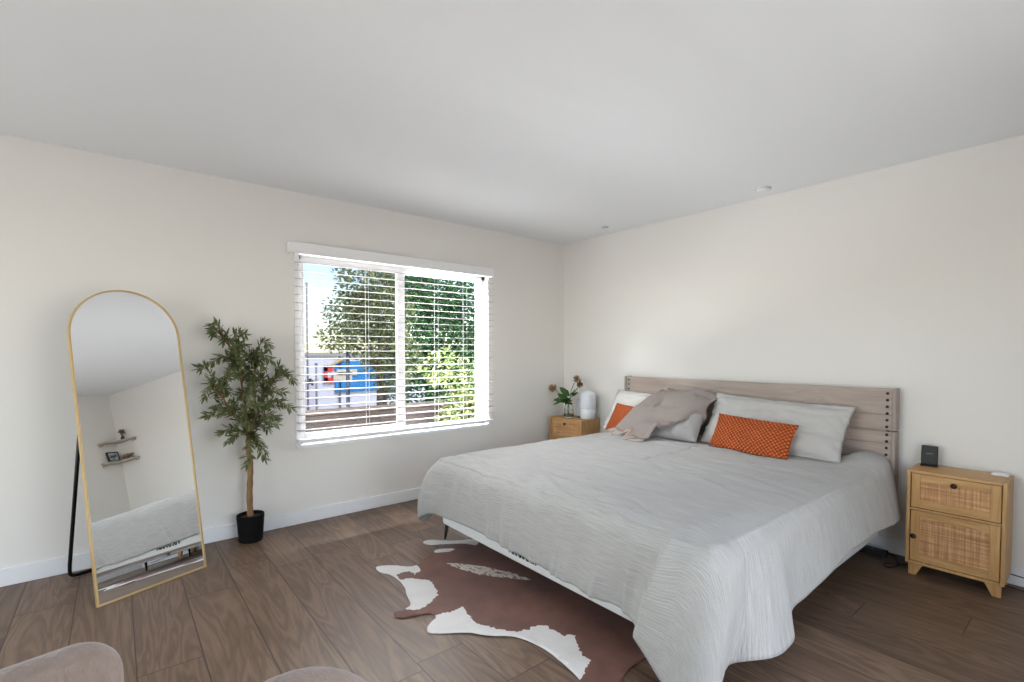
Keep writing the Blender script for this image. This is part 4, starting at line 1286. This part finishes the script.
# ------------------------------------------------------------------ two upholstered chairs (only their backs reach into the picture)
def rrect(W, Hh, r, sag, n=10):
    """rounded-top back outline in (u, v), v up from 0; corner radius r, arch rise sag."""
    pts = [(-W / 2, 0.0), (W / 2, 0.0)]
    for k in range(n + 1):
        a = PI / 2 * k / n
        pts.append((W / 2 - r + r * math.cos(a), Hh - r + r * math.sin(a)))
    for k in range(1, 12):
        u = (W / 2 - r) * (1 - 2 * k / 12)
        pts.append((u, Hh + sag * (1 - (u / (W / 2 - r)) ** 2)))
    for k in range(n + 1):
        a = PI / 2 + PI / 2 * k / n
        pts.append((-W / 2 + r + r * math.cos(a), Hh - r + r * math.sin(a)))
    return pts
def chair(label, loc, rotz, W=0.50, Hb=0.745, r=0.085, sag=0.006, curve=0.06, half=0.19):
    t = thing('upholstered_chair', label, 'chair', loc, rotz, 'plush beige chairs at the front edge')
    T = 0.060
    out = rrect(W, Hb - 0.40, r, sag)
    bm = bmesh.new()
    rings = []
    prof = [(-0.5, -0.020), (-0.5, -0.006), (-0.36, 0.0), (0.36, 0.0), (0.5, -0.006), (0.5, -0.020)]
    prof = [(-0.44, -0.022), (-0.5, -0.010), (-0.40, -0.002), (-0.2, 0.0), (0.2, 0.0), (0.40, -0.002), (0.5, -0.010), (0.44, -0.022)]
    prof = [(math.sin(a) * 0.5, -0.022 * (1 - math.cos(a))) for a in [math.radians(x) for x in range(-90, 91, 15)]]
    cx_, cz_ = 0.0, (Hb - 0.40) / 2
    for (pt, ins) in prof:
        ring = []
        for (u, v) in out:
            s = 1 + ins / 0.25
            uu, vv = u * s, cz_ + (v - cz_) * s
            yb = 0.22 + pt * T - curve * (uu / (W / 2)) ** 2 + 0.03 * (vv / (Hb - .4))
            ring.append(bm.verts.new((uu, yb, 0.40 + vv)))
        rings.append(ring)
    m = len(out)
    for a, b in zip(rings, rings[1:]):
        for k in range(m):
            bm.faces.new((a[k], a[(k + 1) % m], b[(k + 1) % m], b[k]))
    # cap front and back with inset rings so the panel follows the curve
    for ring, flip in ((rings[0], True), (rings[-1], False)):
        prev = ring
        for s in (0.8, 0.55, 0.3, 0.08):
            nr = []
            for v, (u, vv) in zip(ring, out):
                uu, v2 = u * s * (1 - .022 / .25), cz_ + (vv - cz_) * s
                y0 = v.co.y + curve * (v.co.x / (W / 2)) ** 2 - 0.03 * ((v.co.z - .4) / (Hb - .4))
                bul = 0.012 * (1 - s) * (-1 if flip else 1)
                nr.append(bm.verts.new((uu, y0 - curve * (uu / (W / 2)) ** 2 + 0.03 * (v2 / (Hb - .4)) + bul, 0.40 + v2)))
            for k in range(m):
                f = (prev[k], prev[(k + 1) % m], nr[(k + 1) % m], nr[k])
                bm.faces.new(tuple(reversed(f)) if flip else f)
            prev = nr
        bm.faces.new(list(reversed(prev)) if flip else prev)
    bmesh.ops.recalc_face_normals(bm, faces=bm.faces)
    obj('backrest', bm, M_BOUCLE, t, True, world=False)
    bm = boxes((-half, half, -0.16, 0.185, 0.37, 0.465))
    obj('seat', bm, M_BOUCLE, t, True, world=False, bevel=0.035)
    for sx in (-1, 1):
        for sy in (-1, 1):
            bm = bmesh.new()
            tube(bm, [(sx * (half - .04), sy * 0.13 + .02, 0.40), (sx * (half - .02), sy * 0.15 + .02, 0.0)], [0.016, 0.010], 10)
            obj('leg', bm, M_BLACK, t, True, world=False)
    return t
c1_ = chair('plush beige chair in the lower left corner nearest the mirror', (-3.981, -3.167, 0), 0.2552, W=0.48, Hb=0.866, r=0.050, sag=0.0, curve=0.012, half=0.165)
c2_ = chair('plush beige chair whose rounded back barely shows at the bottom edge, below the rug', (-3.594, -3.196, 0), 0.0856, W=0.40, r=0.195, sag=0.0, curve=0.02)

# ------------------------------------------------------------------ corner shelves seen in the mirror
M_SHELF = wood('weathered_shelf', srgb(176, 166, 154), srgb(200, 190, 178), (14, 14, 40), 0.6, 0.1)
def shelf(z, label):
    t = thing('corner_shelf', label, 'shelf', (-0.0, YS, z), 0, 'corner shelves opposite the window wall')
    bm = bmesh.new()
    pts = [(0, YS), (-0.30, YS), (-0.305, YS + 0.05), (-0.27, YS + 0.10), (-0.16, YS + 0.115), (-0.115, YS + 0.16), (-0.10, YS + 0.27), (-0.05, YS + 0.305), (0, YS + 0.30)]
    pts = [(x - 0.001, y + 0.001) for x, y in pts]
    a = [bm.verts.new((x, y, z - 0.02)) for x, y in pts]; b = [bm.verts.new((x, y, z)) for x, y in pts]
    bm.faces.new(a); bm.faces.new(list(reversed(b)))
    for k in range(len(pts)):
        bm.faces.new((a[k], b[k], b[(k + 1) % len(pts)], a[(k + 1) % len(pts)]))
    bmesh.ops.recalc_face_normals(bm, faces=bm.faces)
    obj('board', bm, M_SHELF, t, bevel=0.003)
    for (x, y) in ((-0.27, YS + 0.025), (-0.025, YS + 0.27)):
        obj('bracket', boxes((x - 0.02, x + 0.02, y - 0.02, y + 0.02, z - 0.045, z - 0.02)), M_SHELF, t, bevel=0.004)
shelf(1.755, 'upper of two weathered corner shelves reflected in the mirror')
shelf(1.475, 'lower of two weathered corner shelves, the one holding a photo frame')
pf = thing('photo_frame', 'black picture frame on the lower corner shelf seen in the mirror', 'picture frame', (-0.135, YS + 0.04, 1.475))
fm = Matrix.Translation((-0.135, YS + 0.045, 1.475)) @ Matrix.Rotation(math.radians(10), 4, 'X')
fw_, fh_ = 0.085, 0.150
bm = boxes((-fw_, -fw_ + .018, -.008, .008, 0, fh_), (fw_ - .018, fw_, -.008, .008, 0, fh_), (-fw_ + .018, fw_ - .018, -.008, .008, 0, .018), (-fw_ + .018, fw_ - .018, -.008, .008, fh_ - .018, fh_))
bm.transform(fm); obj('frame', bm, simple('dark_frame', srgb(52, 54, 58), 0.4), pf)
n_ = NT('grey_photo'); n_.col(n_.ramp(n_.noise(n_.coords((1, 1, 2)), 9, 3), [(0.45, srgb(70, 74, 78)), (0.55, srgb(190, 196, 202))]))
bm = boxes((-fw_ + .017, fw_ - .017, -.004, .003, .017, fh_ - .017)); bm.transform(fm); obj('photo', bm, n_.m, pf)
sv = thing('bud_vase', 'small dark vase with a dried bloom on the upper corner shelf', 'vase', (-0.05, YS + 0.14, 1.755))
bm = bmesh.new(); lathe(bm, [(0.016, 0), (0.024, 0.015), (0.022, 0.035), (0.010, 0.06), (0.012, 0.07)], (-0.05, YS + 0.14, 1.755), 18)
obj('vessel', bm, simple('dark_vase', srgb(70, 62, 56), 0.4), sv, True)
V, Fc = [], []
rng = random.Random(4)
for k in range(60):
    d = Vector((rng.gauss(0, 1), rng.gauss(0, 1), rng.gauss(0.3, 1))).normalized()
    leaf(Vector((-0.05, YS + 0.14, 1.755 + 0.115)), d, Vector((0.3, 0.2, 1)), 0.045, 0.012, V, Fc)
raw('dried_bloom', V, Fc, simple('bloom_mauve', srgb(160, 128, 114), 0.9), sv)
bm = bmesh.new(); tube(bm, [(-0.05, YS + .14, 1.815), (-0.05, YS + .14, 1.875)], 0.003, 6); obj('stem', bm, M_STEM, sv, True)
sc_ = thing('dried_bouquet', 'low bunch of dusky dried blooms beside the photo frame', 'dried flowers', (-0.05, YS + 0.13, 1.475))
V, Fc = [], []
for k in range(130):
    p = Vector((-0.050 + rng.uniform(-.025, .025), YS + 0.15 + rng.uniform(-.07, .08), 1.487 + rng.random() * 0.045))
    d = Vector((rng.gauss(0, 1), rng.gauss(0, 1), rng.gauss(0.6, 0.8))).normalized()
    if d.z < 0: d.z *= -.3
    leaf(p, d, Vector((0.3, 0.2, 1)), 0.034, 0.010, V, Fc)
raw('bloom_cluster', V, Fc, simple('bloom_dusky', srgb(168, 142, 130), 0.9, var=0.3, vscale=50), sc_)
bm = bmesh.new(); lathe(bm, [(0.02, 0), (0.045, 0.004), (0.05, 0.012), (0.04, 0.018)], (-0.055, YS + 0.13, 1.475), 20)
obj('tray', bm, simple('bouquet_tray', srgb(150, 136, 124), 0.6), sc_, True)

# ------------------------------------------------------------------ outside the window
def m_ground():
    n = NT('yard_ground')
    f = n.noise(n.coords(), 2.5, 6)
    n.col(n.ramp(f, [(0.35, srgb(120, 104, 84)), (0.6, srgb(150, 138, 112))]))
    n.b.inputs['Roughness'].default_value = 0.95
    return n.m
struct(obj('ground', boxes((-30, 45, 0.15, 70, -1.45, -1.40)), m_ground()))
struct(obj('ground_terrace', boxes((-12, 12, 0.15, 3.0, -1.40, -0.30)), m_ground()))
# block garden wall
def m_block():
    n = NT('garden_block')
    v = n.coords((1, 1, 1), rot=(PI / 2, 0, 0))
    br = n.n('TexBrick')
    n.l(v, br.inputs['Vector'])
    br.inputs['Scale'].default_value = 1.0
    br.inputs['Brick Width'].default_value = 0.40
    br.inputs['Row Height'].default_value = 0.20
    br.inputs['Mortar Size'].default_value = 0.008
    br.inputs['Color1'].default_value = srgb(52, 46, 46)
    br.inputs['Color2'].default_value = srgb(64, 56, 55)
    br.inputs['Mortar'].default_value = srgb(44, 39, 38)
    sp_ = n.noise(n.coords(), 34, 4, 0.7)
    n.col(n.mix(n.ramp(sp_, [(0.55, (0, 0, 0, 1)), (0.68, (0.6, 0.6, 0.6, 1))]), br.outputs['Color'], srgb(92, 82, 76)))
    n.b.inputs['Roughness'].default_value = 0.95
    return n.m
gw = thing('garden_wall', 'low brown block wall across the yard outside the window', 'wall', (0, 3.06, -0.3))
obj('block_courses', boxes((-6, 8, 3.0, 3.15, -1.4, 0.42)), m_block(), gw)
obj('coping', boxes((-6, 8, 2.985, 3.165, 0.42, 0.478)), simple('coping_stone', srgb(86, 76, 71), 0.9, var=0.12), gw, bevel=0.008)

# white building with a painted blue panel
bl = thing('white_building', 'long white building with a blue painted sign across the lot', 'building', (6, 16, -1.4))
obj('facade', boxes((1.55, 14, 15.0, 22, -1.4, 1.12)), simple('shade_tinted_render', srgb(226, 226, 240), 0.9, var=0.03, vscale=1), bl)  # white render; bluish tint of shade and sky is put into the colour
obj('roof_edge', boxes((1.45, 14.1, 14.93, 22.1, 1.12, 1.24)), simple('roof_grey', srgb(170, 168, 170), 0.8), bl)
obj('downpipe', boxes((2.86, 2.92, 14.94, 15.0, -1.4, 1.12)), simple('pipe_grey', srgb(120, 122, 132), 0.7), bl)
sg = obj('sign_panel', boxes((2.70, 5.3, 14.94, 15.0, -0.28, 0.92)), simple('sign_blue', srgb(48, 140, 214), 0.7, var=0.05, vscale=2), bl, bevel=0.02)
bm = boxes((2.30, 2.62, 14.93, 15.0, 0.55, 0.76), (2.30, 2.42, 14.93, 15.0, 0.12, 0.76), (2.30, 2.62, 14.93, 15.0, 0.10, 0.30))
obj('red_bracket', bm, simple('sign_red', srgb(228, 74, 66), 0.7), bl)
bm = boxes((2.62, 3.35, 14.90, 14.94, 0.18, 0.52), (2.75, 3.55, 14.90, 14.94, 0.36, 0.60))
obj('pale_band', bm, simple('sign_cream', srgb(226, 210, 196), 0.8, var=0.15, vscale=4), bl, bevel=0.03)
bm = bmesh.new(); tube(bm, [(2.55, 14.9, 0.78), (2.9, 14.9, 0.95), (3.25, 14.9, 1.16)], [0.04, 0.07, 0.03], 6)
obj('swoosh', bm, simple('sign_ochre', srgb(206, 180, 128), 0.8), bl)
bh = thing('beige_house', 'beige flat-roofed house behind the white building at the left', 'house', (3.2, 21, -1.4))
obj('house_wall', boxes((-0.5, 3.75, 23, 28, -1.4, 1.5)), simple('beige_render', srgb(196, 178, 160), 0.9, var=0.05, vscale=1), bh)
obj('house_window', boxes((3.0, 3.55, 22.95, 23.0, 0.2, 1.0)), simple('dark_pane', srgb(92, 88, 92), 0.2), bh)
obj('house_roof', boxes((-0.7, 3.9, 22.8, 28.2, 1.5, 1.68)), simple('roof_tan', srgb(206, 190, 172), 0.9), bh)
wg = thing('side_wall', 'pale lavender wall panel left of the red and blue sign', 'wall', (1.0, 13.5, -1.4))
obj('panel', boxes((-1.0, 1.60, 13.5, 13.7, -1.4, 0.28)), simple('lavender_render', srgb(206, 204, 226), 0.9, var=0.03, vscale=1), wg)
obj('cap', boxes((-1.0, 1.63, 13.46, 13.74, 0.28, 0.34)), simple('lavender_cap', srgb(190, 188, 206), 0.9), wg)
for k, (x, yy, z0, z1, r, lab) in enumerate(((0.83, 12, -1.4, 3.4, 0.035, 'tall thin utility pole standing against the sky at the left'),
                                             (-0.15, 6.0, -1.4, 1.45, 0.042, 'grey steel post in front of the blue sign'),
                                             (0.47, 10.0, -1.4, 0.95, 0.035, 'thin dark fence post left of the red sign'))):
    bm = bmesh.new(); tube(bm, [(x, yy, z0), (x, yy, z1)], [r, r * 0.85], 12)
    lathe(bm, [(r * 1.4, 0), (r * 1.4, 0.02), (r * 0.4, 0.05)], (x, yy, z1 - 0.02), 12)
    tag(obj('street_pole', bm, simple('pole_steel_%d' % k, srgb(122, 130, 146) if k == 1 else srgb(150, 146, 150), 0.6, 0.1), None, True), lab, 'pole')

def crown(name, blobs, nleaf, ln, wd, mat, parent, seed, up=0.4):
    rng = random.Random(seed)
    V, Fc = [], []
    vol = [b[3] * b[4] * b[5] for b in blobs]
    for _ in range(nleaf):
        b = rng.choices(blobs, vol)[0]
        d = Vector((rng.gauss(0, 1), rng.gauss(0, 1), rng.gauss(0, 1))).normalized()
        rr = rng.random() ** 0.35
        rr *= 1 + 0.22 * nz(d.x * 3 + b[0], d.y * 3 + b[1], d.z * 3 + b[2])
        p = Vector((b[0] + d.x * rr * b[3], b[1] + d.y * rr * b[4], b[2] + d.z * rr * b[5]))
        dd = (d + Vector((rng.gauss(0, .6), rng.gauss(0, .6), rng.gauss(-.1, .6)))).normalized()
        leaf(p, dd, Vector((rng.gauss(0, .5), rng.gauss(0, .5), 1)), ln * rng.uniform(.6, 1.3), wd * rng.uniform(.7, 1.2), V, Fc)
    return raw(name, V, Fc, mat, parent)
t1 = thing('shade_tree', 'olive-green leafy tree filling the left window pane', 'tree', (0.42, 5.6, -1.4))
bm = bmesh.new()
tube(bm, crom([(0.42, 5.6, -1.4), (0.40, 5.6, 0.0), (0.36, 5.55, 0.7), (0.25, 5.5, 1.3)], 5), [0.13 - 0.004 * i for i in range(16)], 10)
for q in ((-0.3, 5.4, 2.1), (0.3, 5.7, 2.5), (0.8, 5.5, 2.1), (-0.5, 5.5, 1.55), (0.9, 5.4, 1.2)):
    tube(bm, crom([(0.33, 5.55, 0.85), ((0.33 + q[0]) / 2, 5.5, (0.9 + q[2]) / 2 + .1), q], 4), [0.05 - 0.004 * i for i in range(9)], 7)
obj('trunk', bm, M_BARK, t1, True)
crown('foliage', [(0.10, 5.5, 2.55, 0.62, 0.6, 0.65), (0.35, 5.6, 2.1, 0.72, 0.6, 0.6), (-0.30, 5.5, 2.0, 0.46, 0.5, 0.42), (-0.55, 5.4, 1.55, 0.42, 0.45, 0.26),
                  (0.25, 5.5, 1.45, 0.65, 0.5, 0.42), (0.75, 5.5, 1.2, 0.42, 0.5, 0.6), (0.55, 5.5, 0.75, 0.40, 0.4, 0.32), (0.15, 5.4, 0.95, 0.30, 0.3, 0.16)], 9000, 0.085, 0.022, M_LEAF_TREE, t1, 3)
t2 = thing('hedge_tree', 'tall dense dark green tree filling the right window pane', 'tree', (2.4, 7.0, -1.4))
bm = bmesh.new(); tube(bm, [(2.4, 7.2, -1.4), (2.4, 7.2, 2.5)], [0.16, 0.06], 10)
for q in ((1.6, 6.9, 2.6), (3.2, 7.1, 2.6), (2.0, 6.8, 3.2)):
    tube(bm, [(2.4, 7.2, 0.8), q], [0.07, 0.02], 7)
obj('trunk', bm, M_BARK, t2, True)
crown('foliage', [(1.75, 6.9, 2.9, 0.75, 0.6, 0.9), (2.6, 7.1, 2.8, 0.9, 0.7, 1.0), (3.5, 7.0, 2.5, 0.8, 0.6, 0.9), (1.6, 6.8, 1.4, 0.7, 0.6, 0.9), (2.6, 6.9, 1.2, 0.9, 0.7, 1.0),
                  (3.6, 7.0, 1.0, 0.9, 0.7, 1.0), (2.0, 6.8, 0.1, 0.9, 0.6, 0.7), (3.2, 6.9, -0.1, 1.0, 0.7, 0.8)], 19000, 0.11, 0.036, M_LEAF_HEDGE, t2, 4)
b1 = thing('sunlit_bush', 'bright yellow-green bush growing before the block wall at right', 'bush', (0.45, 2.5, -0.3))
bm = bmesh.new()
for q in ((0.05, 2.4, 0.8), (0.4, 2.5, 1.0), (0.8, 2.5, 0.9), (-0.1, 2.5, 0.6), (0.6, 2.35, 0.6)):
    tube(bm, crom([(0.4, 2.5, -0.3), ((0.4 + q[0]) / 2, 2.5, 0.2), q], 4), [0.016 - 0.001 * i for i in range(9)], 6)
obj('stems', bm, M_BARK, b1, True)
crown('foliage', [(-0.18, 2.45, 1.02, 0.22, 0.22, 0.26), (0.02, 2.5, 1.22, 0.16, 0.16, 0.14), (0.18, 2.5, 0.98, 0.22, 0.2, 0.26), (0.45, 2.5, 0.80, 0.30, 0.25, 0.30), (0.72, 2.5, 1.00, 0.16, 0.2, 0.22), (0.92, 2.5, 0.86, 0.22, 0.22, 0.30),
                  (0.3, 2.5, 0.50, 0.36, 0.25, 0.26), (0.75, 2.45, 0.42, 0.36, 0.28, 0.30), (0.05, 2.45, 0.25, 0.22, 0.2, 0.2)], 1500, 0.075, 0.021, M_LEAF_BUSH, b1, 5)
